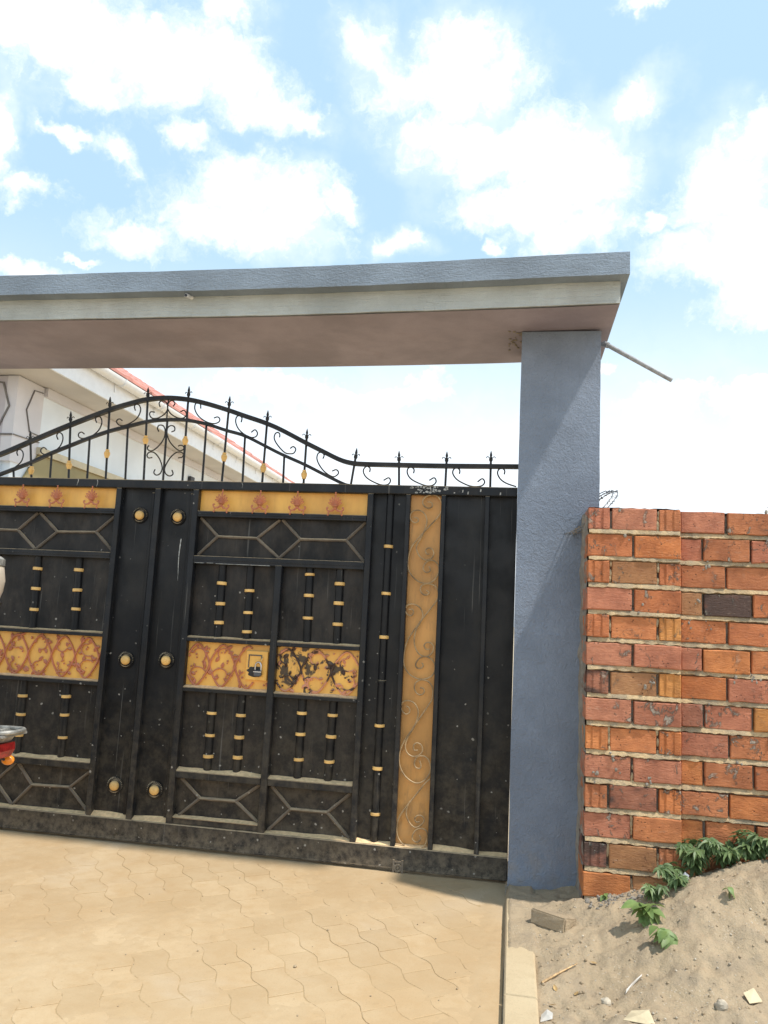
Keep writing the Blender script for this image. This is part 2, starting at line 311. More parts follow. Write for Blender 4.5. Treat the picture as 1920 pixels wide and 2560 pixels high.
# ------------------------------------------------------------------ mesh helpers
def catmull(pts, n=5):
    P = [Vector(p) for p in pts]; out = []
    for i in range(len(P)-1):
        a = P[i-1] if i else P[i]*2-P[i+1]; b = P[i]; c = P[i+1]; d = P[i+2] if i+2 < len(P) else P[i+1]*2-P[i]
        for k in range(n):
            t = k/n
            out.append(0.5*((2*b)+(c-a)*t+(2*a-5*b+4*c-d)*t*t+(3*b-a-3*c+d)*t**3))
    out.append(P[-1]); return out
class MB:
    def __init__(s): s.v = []; s.f = []
    def add(s, vs, fs):
        o = len(s.v); s.v += [tuple(v) for v in vs]; s.f += [tuple(i+o for i in f) for f in fs]; return s
    def box(s, x0, x1, y0, y1, z0, z1, ch=0.0):
        if ch <= 0:
            vs = [(x, y, z) for x in (x0, x1) for y in (y0, y1) for z in (z0, z1)]
            return s.add(vs, [(0,1,3,2),(4,6,7,5),(0,4,5,1),(2,3,7,6),(0,2,6,4),(1,5,7,3)])
        # chamfer on the front (-y) rim
        return s.prism([(x0, z0), (x1, z0), (x1, z1), (x0, z1)], y0, y1, ch)
    def prism(s, poly, y0, y1, ch=0.0):
        """polygon in xz, counter-clockwise seen from -y, from front y0 to back y1; ch = chamfer of the front rim"""
        n = len(poly); cx = sum(p[0] for p in poly)/n; cz = sum(p[1] for p in poly)/n
        vs = []; fs = []
        if ch > 0:
            sh = []
            for i in range(n):
                a, b, c = Vector(poly[i-1]), Vector(poly[i]), Vector(poly[(i+1) % n])
                e1 = (b-a).normalized(); e2 = (c-b).normalized()
                n1 = Vector((-e1.y, e1.x)); n2 = Vector((-e2.y, e2.x)); k = n1+n2
                k = k*(1.0/max(0.3, 1+n1.dot(n2))); q = b+k*ch; sh.append(q)
            vs = [(q.x, y0, q.y) for q in sh]+[(p[0], y0+ch, p[1]) for p in poly]+[(p[0], y1, p[1]) for p in poly]
            fs = [tuple(range(n))]+[(i, n+i, n+(i+1) % n, (i+1) % n) for i in range(n)]+[(n+i, 2*n+i, 2*n+(i+1) % n, n+(i+1) % n) for i in range(n)]+[tuple(range(3*n-1, 2*n-1, -1))]
        else:
            vs = [(p[0], y0, p[1]) for p in poly]+[(p[0], y1, p[1]) for p in poly]
            fs = [tuple(range(n))]+[(i, n+i, n+(i+1) % n, (i+1) % n) for i in range(n)]+[tuple(range(2*n-1, n-1, -1))]
        return s.add(vs, fs)
    def tube(s, pts, r, n=6, closed=False, cap=True):
        P = [Vector(p) for p in pts]; m = len(P); rr = r if isinstance(r, (list, tuple)) else [r]*m
        vs = []; fs = []; ref = None
        for i in range(m):
            if closed: t = P[(i+1) % m]-P[i-1]
            else: t = P[min(i+1, m-1)]-P[max(i-1, 0)]
            if t.length < 1e-9: t = Vector((0, 0, 1))
            t.normalize()
            if ref is None:
                ref = Vector((0, 1, 0)) if abs(t.y) < 0.9 else Vector((1, 0, 0))
            a = ref-t*ref.dot(t)
            if a.length < 1e-6: a = t.orthogonal()
            a.normalize(); b = t.cross(a); ref = a
            for k in range(n):
                g = 2*math.pi*(k+0.5)/n; vs.append(P[i]+(a*math.cos(g)+b*math.sin(g))*rr[i])
        for i in range(m if closed else m-1):
            j = (i+1) % m
            for k in range(n):
                fs.append((i*n+k, i*n+(k+1) % n, j*n+(k+1) % n, j*n+k))
        if cap and not closed: fs += [tuple(range(n-1, -1, -1)), tuple((m-1)*n+k for k in range(n))]
        return s.add(vs, fs)
    def ribbon(s, path, hw, y0, y1):
        """flat bar following a path in xz; hw = half width in the plane"""
        P = [Vector((p[0], p[1])) for p in path]; vs = []; fs = []; m = len(P)
        for i in range(m):
            t = (P[min(i+1, m-1)]-P[max(i-1, 0)]).normalized(); nn = Vector((-t.y, t.x))*hw
            a, b = P[i]-nn, P[i]+nn
            vs += [(a.x, y0, a.y), (b.x, y0, b.y), (b.x, y1, b.y), (a.x, y1, a.y)]
        for i in range(m-1):
            for k in range(4): fs.append((i*4+k, i*4+(k+1) % 4, i*4+4+(k+1) % 4, i*4+4+k))
        fs += [(3, 2, 1, 0), tuple((m-1)*4+k for k in range(4))]
        return s.add(vs, fs)
    def lathe(s, prof, c=(0, 0, 0), n=12, axis='z', half=False):
        vs = []; fs = []; m = len(prof)
        for (r, h) in prof:
            for k in range(n):
                g = 2*math.pi*k/n; a, b = r*math.cos(g), r*math.sin(g)
                vs.append({'z': (c[0]+a, c[1]+b, c[2]+h), 'y': (c[0]+a, c[1]+h, c[2]+b), 'x': (c[0]+h, c[1]+a, c[2]+b)}[axis])
        for i in range(m-1):
            for k in range(n): fs.append((i*n+k, i*n+(k+1) % n, (i+1)*n+(k+1) % n, (i+1)*n+k))
        fs += [tuple(range(n-1, -1, -1)), tuple((m-1)*n+k for k in range(n))]
        return s.add(vs, fs)
    def ball(s, c, r, n=8, m=5, sx=1, sy=1, sz=1):
        prof = [(max(1e-4, r*math.sin(math.pi*i/m)), -r*math.cos(math.pi*i/m)) for i in range(m+1)]
        o = len(s.v); s.lathe(prof, (0, 0, 0), n)
        for i in range(o, len(s.v)): x, y, z = s.v[i]; s.v[i] = (c[0]+x*sx, c[1]+y*sy, c[2]+z*sz)
        return s
    def mesh(s, name, mat, smooth=False, org=(0, 0, 0)):
        me = bpy.data.meshes.new(name); me.from_pydata([(v[0]-org[0], v[1]-org[1], v[2]-org[2]) for v in s.v], [], s.f)
        import bmesh
        bm = bmesh.new(); bm.from_mesh(me); bmesh.ops.recalc_face_normals(bm, faces=bm.faces); bm.to_mesh(me); bm.free()
        if mat: me.materials.append(mat)
        if smooth:
            me.shade_smooth()
            me.set_sharp_from_angle(angle=rad(40))
        return me
    def build(s, name, mat, parent=None, smooth=False, org=None):
        o_ = org if org is not None else (world_loc(parent) if parent else (0, 0, 0))
        return obj(name, s.mesh(name, mat, smooth, o_), parent, o_)
def world_loc(o):
    v = Vector((0, 0, 0))
    while o: v = v+o.location; o = o.parent
    return v
def obj(name, me, parent=None, loc=(0, 0, 0)):
    o = bpy.data.objects.new(name, me); COL.objects.link(o); o.parent = parent
    o.location = Vector(loc)-(world_loc(parent) if parent else Vector((0, 0, 0))); return o
def tag(o, label=None, cat=None, group=None, kind=None):
    for k, v in (('label', label), ('category', cat), ('group', group), ('kind', kind)):
        if v: o[k] = v
    return o
def thing(name, label, cat, loc, group=None):
    o = bpy.data.objects.new(name, None); COL.objects.link(o); o.location = loc; o.empty_display_size = 0.1
    return tag(o, label, cat, group)
def fbm(x, y, s, o=4, seed=0.0):
    return noise.fractal(Vector((x*s+seed, y*s-seed, seed*1.7)), 0.9, 2.0, o)
def grid_mesh(name, x0, x1, y0, y1, nx, ny, f, mat, smooth=True):
    vs = []; fs = []
    for j in range(ny+1):
        y = y0+(y1-y0)*j/ny
        for i in range(nx+1):
            x = x0+(x1-x0)*i/nx; vs.append((x, y, f(x, y)))
    for j in range(ny):
        for i in range(nx):
            a = j*(nx+1)+i; fs.append((a, a+1, a+nx+2, a+nx+1))
    me = bpy.data.meshes.new(name); me.from_pydata(vs, [], fs); me.materials.append(mat)
    if smooth: me.shade_smooth()
    return me

# ================================================================== SETTING
me = grid_mesh('ground', -250, 250, -250, 250, 20, 20, lambda x, y: -0.016, M_GROUND, False)
ground = tag(obj('ground', me), kind='structure')
b = MB(); b.box(-5.4, -0.006, -4.6, 1.4, -0.10, -0.0016); driveway = b.build('paved_driveway', M_JOINT); tag(driveway, kind='structure')
# pavers: zigzag-sided, laid at an angle to the gate, columns staggered by half a paver
PU = Vector((0.584, -0.812)).normalized(); PV = Vector((-PU.y, PU.x))
PL, PW, PD = 0.205, 0.134, 0.012
def zig(u): return PD*max(-1.0, min(1.0, 2.2*math.sin(2*math.pi*u/PL)))
def paver_mesh(k, seed):
    rr = random.Random(seed); us = [-0.5, -0.32, -0.18, 0.18, 0.32, 0.5]; g = 0.0019
    ph = 0.0 if k == 0 else PL/2
    low = [(max(-PL/2+g, min(PL/2-g, u*PL)), -PW/2+g+zig(u*PL+ph)) for u in us]
    high = [(max(-PL/2+g, min(PL/2-g, u*PL)), PW/2-g+zig(u*PL+ph)) for u in us]
    ring = low+high[::-1]; n = len(ring); c = 0.0022
    top = [(u*(1-2*c/PL), v*(1-2*c/PW)) for u, v in ring]
    tz = [rr.uniform(-0.0006, 0.0006) for _ in ring]
    def W(p, z): q = PU*p[0]+PV*p[1]; return (q.x, q.y, z)
    vs = [W(p, tz[i]) for i, p in enumerate(top)]+[W(p, -0.0006) for p in ring]+[W(p, -0.03) for p in ring]
    m = len(us)
    fs = [(i, i+1, n-2-i, n-1-i) for i in range(m-1)]
    fs += [(i, n+i, n+(i+1) % n, (i+1) % n) for i in range(n)]+[(n+i, 2*n+i, 2*n+(i+1) % n, n+(i+1) % n) for i in range(n)]
    b = MB(); b.add(vs, fs); return b.mesh('paver', M_DRIVE)
PM = [[paver_mesh(k, 10*k+s) for s in range(3)] for k in range(2)]
cands = []
for i in range(-40, 40):
    for j in range(-40, 40):
        c = PU*(j*PL+(PL/2 if i % 2 else 0))+PV*(i*PW)+Vector((-1.4, -1.0))
        if -3.5 < c.x < -0.045 and -2.35 < c.y < 0.09: cands.append((c, i % 2))
fv = Vector((0.0, -4.2856, 1.3513))
def depth(c): return (Vector((c.x, c.y, 0))-fv).length
def in_view(c):
    d = Vector((c.x, c.y, 0))-fv; f_ = d.dot(fw)
    px = 960+1922*d.dot(r2)/f_; py = 1280-1922*d.dot(u2)/f_
    return -60 < px < 1990 and py < 2640
vis = sorted([c for c in cands if in_view(c[0])], key=lambda c: depth(c[0])); rest = [c for c in cands if not in_view(c[0])]
for c, k in vis[:300]:
    obj('paver', PM[k][R.randrange(3)], driveway, (c.x, c.y, R.uniform(-0.0012, 0.0008)))
b = MB()
for c, k in vis[300:]+rest:
    pm = PM[k][0]; b.add([(v.co.x+c.x, v.co.y+c.y, v.co.z) for v in pm.vertices], [tuple(p.vertices) for p in pm.polygons])
for c in []: pass
o = b.build('pavers_beyond_view', M_DRIVE, driveway); o.name = 'paver_field'; tag(o, kind='stuff')
# wind-blown dust lying over the pavers, thin, deeper in places so that joints disappear
def dusth(x, y):
    h = -0.0013+0.0032*fbm(x, y, 1.5, 4, 3.1)+0.0020*fbm(x, y, 9.0, 3, 8.0)+0.0022*fbm(x, y, 28.0, 3, 6.0)
    h += 0.0040*max(0.0, 1-abs(y+0.02)/0.16)
    h += 0.0030*max(0.0, 1-math.hypot((x+2.0)/0.8, (y+1.35)/0.45))
    h += 0.006*max(0.0, 1-abs(x+0.03)/0.10)
    return max(-0.0065, min(0.0035, h))
o = obj('driveway_dust', grid_mesh('driveway_dust', -3.8, -0.004, -2.4, 0.10, 300, 200, dusth, M_DRIVE)); tag(o, 'pale orange dust lying over the pavers in front of the gate', 'dust', kind='stuff')

# soil heap to the right
def soil(x, y):
    base = 0.012+0.045*min(1, max(0, (x-0.05)/0.5))
    g = math.exp(-((x-1.22)/0.66)**2-((y+0.66)/0.44)**2)
    h = base+0.345*g
    h += 0.030*max(0, 1-math.hypot((x-0.25)/0.35, (y+0.42)/0.3))
    n1 = fbm(x, y, 2.6, 5, 1.3); n2 = fbm(x, y, 9.0, 4, 5.0); n3 = fbm(x, y, 30.0, 3, 9.0)
    k = min(1, max(0.15, (x-0.02)/0.25))
    h += k*(0.024*n1+0.017*n2+0.0085*n3+0.004*fbm(x, y, 75.0, 2, 4.0))
    # run-off gully on the near side of the heap
    gx = 0.98+0.22*(y+1.1)+0.03*n2; h -= 0.028*math.exp(-((x-gx)/0.05)**2)*max(0, min(1, (-0.75-y)/0.2))*max(0, min(1, (y+1.9)/0.4))
    if x < 0.135:
        t = max(0, min(1, (y+1.03+0.05*n2)/0.16)); h = (0.018+0.004*n3)*(1-t)+(0.050+0.008*n2+0.004*n3)*t
        if x < 0.012: h = h*max(0, (x+0.008)/0.02)-0.004
    e = min(1, max(0, (3.0-x)/0.8))*min(1, max(0, (y+3.4)/0.8)); return h*e-0.014*(1-e)
o = obj('sandy_soil', grid_mesh('sandy_soil', -0.008, 3.0, -3.4, 0.3, 250, 300, soil, M_SOIL)); tag(o, kind='structure')
# kerb stones between driveway and soil
kerb = None
for i, (y1, y0) in enumerate(((-0.32, -1.30), (-1.306, -2.30), (-2.306, -3.30))):
    b = MB(); nx = 5; ny = 14; vs = []; fs = []
    b.box(0.002, 0.120, y0, y1, -0.05, 0.036)
    b.add([(0.002, y0, 0.036), (0.12, y0, 0.036), (0.12, y1, 0.036), (0.002, y1, 0.036), (0.008, y0+.004, 0.043), (0.113, y0+.004, 0.043), (0.113, y1-.004, 0.043), (0.008, y1-.004, 0.043)],
          [(4, 5, 6, 7), (0, 1, 5, 4), (1, 2, 6, 5), (2, 3, 7, 6), (3, 0, 4, 7)])
    o = b.build('kerb', M_KERB, kerb if False else None); tag(o, kind='structure')

# ================================================================== HOUSE behind the gate
house = thing('house', 'white single storey house with red roof and white gutter behind the gate', 'house', (-6.5, 6.0, 0))
XW, YF = -4.7, 2.13
b = MB(); b.box(-9.5, XW, YF, 10.0, 0, 3.45); b.build('wall', M_WALLW, house)
b = MB(); b.box(-9.5, -4.80, YF-0.030, YF-0.002, 2.62, 3.442); b.build('front_wall_panel', M_WALLP, house)
b = MB(); b.box(-4.80, XW+0.012, YF-0.033, YF+0.38, 2.62, 3.444); pil = b.build('corner_pilaster', M_PIL, house)
yp = YF-0.034
def strip_front(pts, y, hw=0.008):
    b = MB(); b.ribbon(pts, hw, y-0.012, y+0.004); return b
strip_front([(-4.985, 3.389), (-4.84, 3.375), (-4.752, 3.147), (-4.848, 2.931), (-4.98, 2.925)], yp+0.001).build('groove_line', M_GROOVE, pil)
strip_front([(-9.4, 2.871), (-4.69, 2.873)], yp+0.001, 0.008).build('groove_line', M_GROOVE, pil)
def strip_side(pts, x, hw=0.0045):
    b = MB(); P = [(p[0], p[1]) for p in pts]; b.ribbon(P, hw, 0, 0.014); b.v = [(x-v[1]+0.012, v[0], v[2]) for v in b.v]; return b
strip_side([(2.485, 3.385), (2.347, 3.372), (2.256, 3.154), (2.337, 2.955), (2.49, 2.95)], XW+0.012).build('groove_line', M_GROOVE, pil)
strip_side([(2.10, 2.875), (2.505, 2.885)], XW+0.012).build('groove_line', M_GROOVE, pil)
b = MB(); b.box(-9.5, -4.79, YF-0.05, YF-0.004, 0, 2.60); b.build('front_wall_base', M_WALLW, house)
# khaki dado with a beige capping along the side wall
b = MB(); b.prism([(2.32, 0.0), (9.9, 0.0), (9.9, 2.76), (2.50, 2.76), (2.32, 2.50)], 0, 0.03); b.v = [(XW+0.034-v[1], v[0], v[2]) for v in b.v]; b.build('dado_panel', M_KHAKI, house)
b = MB(); b.box(XW+0.002, XW+0.06, 2.48, 9.9, 2.765, 2.835); b.build('dado_capping', M_BEIGE, house)
b = MB(); b.box(XW-0.2, -4.262, YF-0.42, 10.3, 3.452, 3.468); b.box(-9.6, XW-0.203, YF-0.42, YF+0.1, 3.452, 3.468); b.build('eaves_soffit', M_SOFH, house)
b = MB(); b.box(XW+0.0, XW+0.05, YF+0.385, 9.95, 3.36, 3.448); b.build('wall_cornice', M_PIL, house)
b = MB(); b.box(-4.258, -4.235, YF-0.42, 10.3, 3.446, 3.66); b.box(-9.6, -4.261, YF-0.443, YF-0.422, 3.446, 3.66); b.build('fascia_board', M_TRIMW, house)
b = MB(); n = 10; vs = []; fs = []
for y in (YF-0.45, 10.32):
    for rr_ in (0.062, 0.055):
        for k in range(n+1):
            g = math.pi+math.pi*k/n; vs.append((-4.172+rr_*math.cos(g), y, 3.70+rr_*math.sin(g)*1.1))
m = n+1
for k in range(n): fs += [(k, k+1, 2*m+k+1, 2*m+k), (m+k, 3*m+k, 3*m+k+1, m+k+1)]
fs += [(0, 2*m, 3*m, m), (n, m+n, 3*m+n, 2*m+n)]
b.add(vs, fs); gut = b.build('gutter', M_TRIMW, house, True)
for y in (2.12, 3.034, 3.946, 4.86, 5.78, 6.70, 7.6, 8.5, 9.4):
    b = MB(); pts = [(-4.172+0.067*math.cos(math.pi+math.pi*k/10), y, 3.70+0.072*math.sin(math.pi+math.pi*k/10)) for k in range(11)]
    b.tube(pts, 0.009, 5); b.box(-4.234, -4.226, y-0.012, y+0.012, 3.56, 3.69); b.build('gutter_bracket', M_TRIMW, gut, True)
# roof: courses of ribbed red sheet stepping up the slope
b = MB(); sl = 0.612; run0 = -4.15
for c in range(8):
    xa = run0-c*0.36; xb = xa-0.372; ny = 90; vs = []; fs = []
    for j in range(ny+1):
        y = YF-0.55+(10.45-YF+0.55)*j/ny; rb = 0.016*(1 if j % 5 == 1 else 0)
        za = 3.735+sl*(run0-xa)+0.028; zb = 3.735+sl*(run0-xb)
        vs += [(xa, y, za-0.030), (xa, y, za+rb), (xb, y, zb+rb)]
    for j in range(ny): k = 3*j; fs += [(k, k+3, k+4, k+1), (k+1, k+4, k+5, k+2)]
    b.add(vs, fs)
zr = 3.735+sl*2.88; xr = run0-2.88
b.add([(xr, YF-0.55, zr), (xr, 10.45, zr), (xr-2.9, 10.45, 3.735), (xr-2.9, YF-0.55, 3.735)], [(0, 1, 2, 3)])
b.build('roof', M_ROOF, house)
for y0, y1 in ((YF-0.45, YF-0.36), (10.30, 10.38)):
    b = MB(); b.prism([(xr-2.75, 3.66), (run0-.12, 3.66), (xr, zr-.06)], y0, y1); b.build('gable_wall', M_WALLW, house)
b = MB(); b.box(XW+0.004, XW+0.05, 6.05, 6.18, 3.05, 3.22); lampo = b.build('wall_lamp', M_BIKEB, house)
b = MB(); b.lathe([(0.02, 0), (0.05, 0.03), (0.055, 0.09), (0.02, 0.12)], (XW+0.1, 6.45, 3.06), 10); b.build('lamp_globe', M_LAMPY, lampo, True)
b = MB(); b.tube([(XW, 7.5, 3.33), (XW+0.12, 7.5, 3.34), (XW+0.2, 7.62, 3.33)], 0.01, 5); b.build('wall_hook', M_BIKEB, house)

# ================================================================== POSTS and BEAM
def wobble_box(b, x0, x1, y0, y1, z0, z1, nx, nz, amp, seed, taper=0.0):
    """plastered block: front, sides and back as one skin with slightly uneven edges"""
    vs = []; fs = []
    ring = [(x0+(x1-x0)*i/nx, y0) for i in range(nx)]+[(x1, y0+(y1-y0)*i/2) for i in range(2)]+[(x1-(x1-x0)*i/nx, y1) for i in range(nx)]+[(x0, y1-(y1-y0)*i/2) for i in range(2)]
    m = len(ring)
    for k in range(nz+1):
        z = z0+(z1-z0)*k/nz
        for (x, y) in ring:
            q = Vector((x*2.3+seed, y*2.3, z*2.3)); q2 = q*5
            vs.append((x+amp*noise.noise(q)+amp*.35*noise.noise(q2), y+amp*noise.noise(q+Vector((9, 4, 2)))+amp*.35*noise.noise(q2+Vector((3, 1, 2))), z))
    for k in range(nz):
        for i in range(m): fs.append((k*m+i, k*m+(i+1) % m, (k+1)*m+(i+1) % m, (k+1)*m+i))
    fs += [tuple(range(m-1, -1, -1)), tuple(nz*m+i for i in range(m))]
    return b.add(vs, fs)
def post(label, x0, x1, seed):
    p = thing('gate_post', label, 'gate post', ((x0+x1)/2, 0.06, 0))
    b = MB(); wobble_box(b, x0, x1, -0.15, 0.28, 0.030, 2.945, 6, 36, 0.004, seed); b.build('shaft', M_POST, p, True)
    b = MB(); vs = []; fs = []; nx = 22; nz = 7
    for k in range(nz+1):
        for i in range(nx+1):
            x = x0-0.012+(x1-x0+0.03)*i/nx; z = -0.02+0.075*k/nz
            q = Vector((x*14, z*14, seed)); top = 0.043+0.02*noise.noise(Vector((x*9, 1.0, seed)))+0.035*max(0, (x-(x1-0.16))/0.16)**2
            zz = -0.02+(top+0.02)*k/nz
            vs.append((x, -0.158-0.055*(1-k/nz)**1.3+0.010*noise.noise(q)+0.006*noise.noise(q*3)+(0.012 if k == nz else 0), zz))
    for k in range(nz):
        for i in range(nx): a = k*(nx+1)+i; fs.append((a, a+1, a+nx+2, a+nx+1))
    b.add(vs, fs); b.build('cement_footing', M_CEM, p)
    return p
post1 = post('blue grey plastered gate post under the right end of the beam', 0.006, 0.430, 2.0)
post2 = post('blue grey plastered gate post carrying the far left end of the beam', -5.15, -4.73, 5.0)

beam = thing('gate_beam', 'long grey plastered concrete beam spanning over the gate', 'beam', (-2.3, -0.05, 2.95))
def sag(x):
    # slight upward bend to the right end, as cast
    return 0.0 if x < -1.6 else 0.034*((x+1.6)/2.1)**1.6
def beam_piece(name, x0, x1, y0, y1, za, zb, mat, seed, front_wob=0.003, nx=90):
    b = MB(); vs = []; fs = []
    for i in range(nx+1):
        x = x0+(x1-x0)*i/nx; s = sag(x)
        def nz_(k, f=3.0): return front_wob*noise.noise(Vector((x*f, k*7.3, seed)))+0.5*front_wob*noise.noise(Vector((x*f*7, k*3.1, seed)))
        zc = (za+zb)/2
        vs += [(x, y0+nz_(1), za+s+nz_(2)), (x, y0+nz_(5), zc+s), (x, y0+nz_(3), zb+s+nz_(4)), (x, y1, zb+s), (x, y1, za+s+nz_(6))]
    m = 5
    for i in range(nx):
        for k in range(m): fs.append((i*m+k, i*m+(k+1) % m, (i+1)*m+(k+1) % m, (i+1)*m+k))
    fs += [tuple(range(m-1, -1, -1)), tuple(nx*m+k for k in range(m))]
    b.add(vs, fs); return b.build(name, mat, beam, True)
beam_piece('upper_fascia', -5.4, 0.522, -0.550, 0.46, 3.050, 3.166, M_FASC, 1.0)
beam_piece('lower_band', -5.36, 0.487, -0.470, 0.385, 2.934, 3.052, M_LOW, 2.0)
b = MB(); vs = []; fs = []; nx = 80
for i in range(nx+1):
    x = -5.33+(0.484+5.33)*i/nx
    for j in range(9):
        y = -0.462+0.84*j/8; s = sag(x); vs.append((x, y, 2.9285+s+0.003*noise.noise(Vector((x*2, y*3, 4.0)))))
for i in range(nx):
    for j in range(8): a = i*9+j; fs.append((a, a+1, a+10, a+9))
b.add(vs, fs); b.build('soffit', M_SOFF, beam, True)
b = MB()
for k in range(26):
    x = R.uniform(-0.10, 0.03); y = R.uniform(-0.17, 0.15); b.ball((x*0.6-0.01, y, 2.925+sag(0)), R.uniform(0.004, 0.010), 6, 4, 1, 1, 0.4)
o = b.build('rough_plaster_patch', M_CEM, beam)

# CCTV camera on the beam
cc = thing('security_camera', 'small white bullet security camera under the beam edge', 'camera', (-1.80, -0.47, 3.03))
b = MB(); d = Vector((-0.10, -1.0, -0.22)).normalized(); base = Vector((-1.800, -0.470, 3.045)); tip = base+d*0.065
b.tube([base+d*0.02, base+d*0.025, tip], [0.008, 0.0105, 0.0105], 12); b.build('body', M_WHITEP, cc, True)
b = MB(); b.tube([tip+d*0.0005, tip+d*0.003], 0.0085, 12); b.build('lens', M_GLASSB, cc, True)
b = MB(); b.tube([base+Vector((0, 0.002, 0)), base+d*0.006, base+d*0.012, base+d*0.022], [0.011, 0.011, 0.005, 0.005], 10); b.build('bracket', M_WHITEP, cc, True)
# conduit sticking out
b = MB(); P = [(0.425, -0.02, 2.915), (0.448, -0.05, 2.905), (0.47, -0.075, 2.893), (0.806, -0.10, 2.682)]
b.tube(P, 0.0125, 10); b.tube([(0.452, -0.055, 2.906), (0.475, -0.078, 2.889)], 0.0165, 10); pipe = b.build('conduit_pipe', M_PVC, None, True, org=(0.43, -0.03, 2.91))
tag(pipe, 'thin grey plastic pipe sticking out beside the post top below the beam end', 'pipe')

# ================================================================== GATE
gate = thing('sliding_gate', 'black steel gate with gold panels, scrollwork and arched spear top', 'gate', (-1.9, 0.02, 0))
STRIP=[[(-0.497,2.006),(-0.476,2.002),(-0.469,1.983),(-0.488,1.970),(-0.513,1.979),(-0.526,2.004),(-0.512,2.033),(-0.475,2.048),(-0.437,2.035),(-0.416,2.000),(-0.416,1.959),(-0.438,1.917),(-0.516,1.827),(-0.570,1.759),(-0.590,1.708),(-0.595,1.642),(-0.580,1.599),(-0.549,1.566),(-0.510,1.546),(-0.461,1.550),(-0.428,1.584),(-0.417,1.624),(-0.428,1.658),(-0.453,1.674),(-0.484,1.668),(-0.505,1.639),(-0.501,1.615),(-0.482,1.606),(-0.465,1.619),(-0.474,1.641)],
 [(-0.571,1.915),(-0.551,1.911),(-0.546,1.895),(-0.563,1.885),(-0.586,1.897),(-0.595,1.922),(-0.582,1.948),(-0.553,1.957),(-0.521,1.947),(-0.500,1.916),(-0.498,1.878),(-0.519,1.814),(-0.545,1.763),(-0.548,1.732),(-0.529,1.695),(-0.497,1.675),(-0.463,1.685),(-0.450,1.713),(-0.462,1.740),(-0.484,1.743),(-0.498,1.728),(-0.489,1.709),(-0.474,1.710)],
 [(-0.484,1.505),(-0.469,1.496),(-0.479,1.480),(-0.504,1.485),(-0.517,1.509),(-0.507,1.534),(-0.473,1.543),(-0.435,1.531),(-0.416,1.501),(-0.420,1.458),(-0.449,1.414),(-0.507,1.334),(-0.560,1.255),(-0.585,1.199),(-0.594,1.126),(-0.586,1.078),(-0.550,1.036),(-0.493,1.017),(-0.442,1.033),(-0.419,1.064),(-0.421,1.106),(-0.443,1.132),(-0.474,1.142),(-0.505,1.131),(-0.525,1.100),(-0.518,1.079),(-0.496,1.077),(-0.483,1.091),(-0.491,1.108)],
 [(-0.578,1.395),(-0.557,1.396),(-0.550,1.378),(-0.564,1.361),(-0.587,1.370),(-0.599,1.394),(-0.586,1.418),(-0.555,1.426),(-0.520,1.413),(-0.499,1.381),(-0.501,1.344),(-0.530,1.287),(-0.539,1.238),(-0.532,1.190),(-0.506,1.152),(-0.471,1.142),(-0.438,1.162),(-0.429,1.196),(-0.444,1.216),(-0.468,1.219),(-0.483,1.202),(-0.470,1.182),(-0.451,1.183)],
 [(-0.495,0.972),(-0.476,0.968),(-0.471,0.950),(-0.487,0.934),(-0.512,0.941),(-0.527,0.970),(-0.517,1.001),(-0.484,1.015),(-0.447,1.005),(-0.426,0.974),(-0.425,0.920),(-0.445,0.881),(-0.496,0.800),(-0.536,0.736),(-0.567,0.686),(-0.589,0.632),(-0.593,0.579),(-0.581,0.533),(-0.549,0.492),(-0.500,0.467),(-0.455,0.480),(-0.424,0.523),(-0.421,0.564),(-0.439,0.600),(-0.470,0.611),(-0.497,0.601),(-0.509,0.571),(-0.500,0.548),(-0.479,0.544),(-0.472,0.559),(-0.481,0.585)],
 [(-0.567,0.869),(-0.551,0.859),(-0.547,0.838),(-0.565,0.825),(-0.587,0.838),(-0.598,0.864),(-0.586,0.889),(-0.559,0.898),(-0.528,0.890),(-0.505,0.862),(-0.500,0.821),(-0.519,0.760),(-0.550,0.705),(-0.563,0.657),(-0.552,0.623),(-0.524,0.605),(-0.491,0.610),(-0.468,0.635),(-0.475,0.667),(-0.500,0.677),(-0.517,0.661),(-0.513,0.638),(-0.492,0.639)],
 [(-0.420,0.494),(-0.446,0.469),(-0.491,0.408),(-0.542,0.340),(-0.576,0.286),(-0.589,0.244),(-0.586,0.193),(-0.564,0.156),(-0.523,0.126),(-0.478,0.122),(-0.438,0.145),(-0.422,0.186),(-0.426,0.220),(-0.450,0.234),(-0.483,0.226),(-0.502,0.195),(-0.498,0.170),(-0.474,0.163),(-0.457,0.183),(-0.467,0.199)],
 [(-0.525,0.370),(-0.541,0.323),(-0.536,0.283),(-0.514,0.251),(-0.486,0.237),(-0.454,0.257),(-0.443,0.280),(-0.456,0.299),(-0.480,0.299),(-0.494,0.281),(-0.485,0.265),(-0.467,0.268)]]
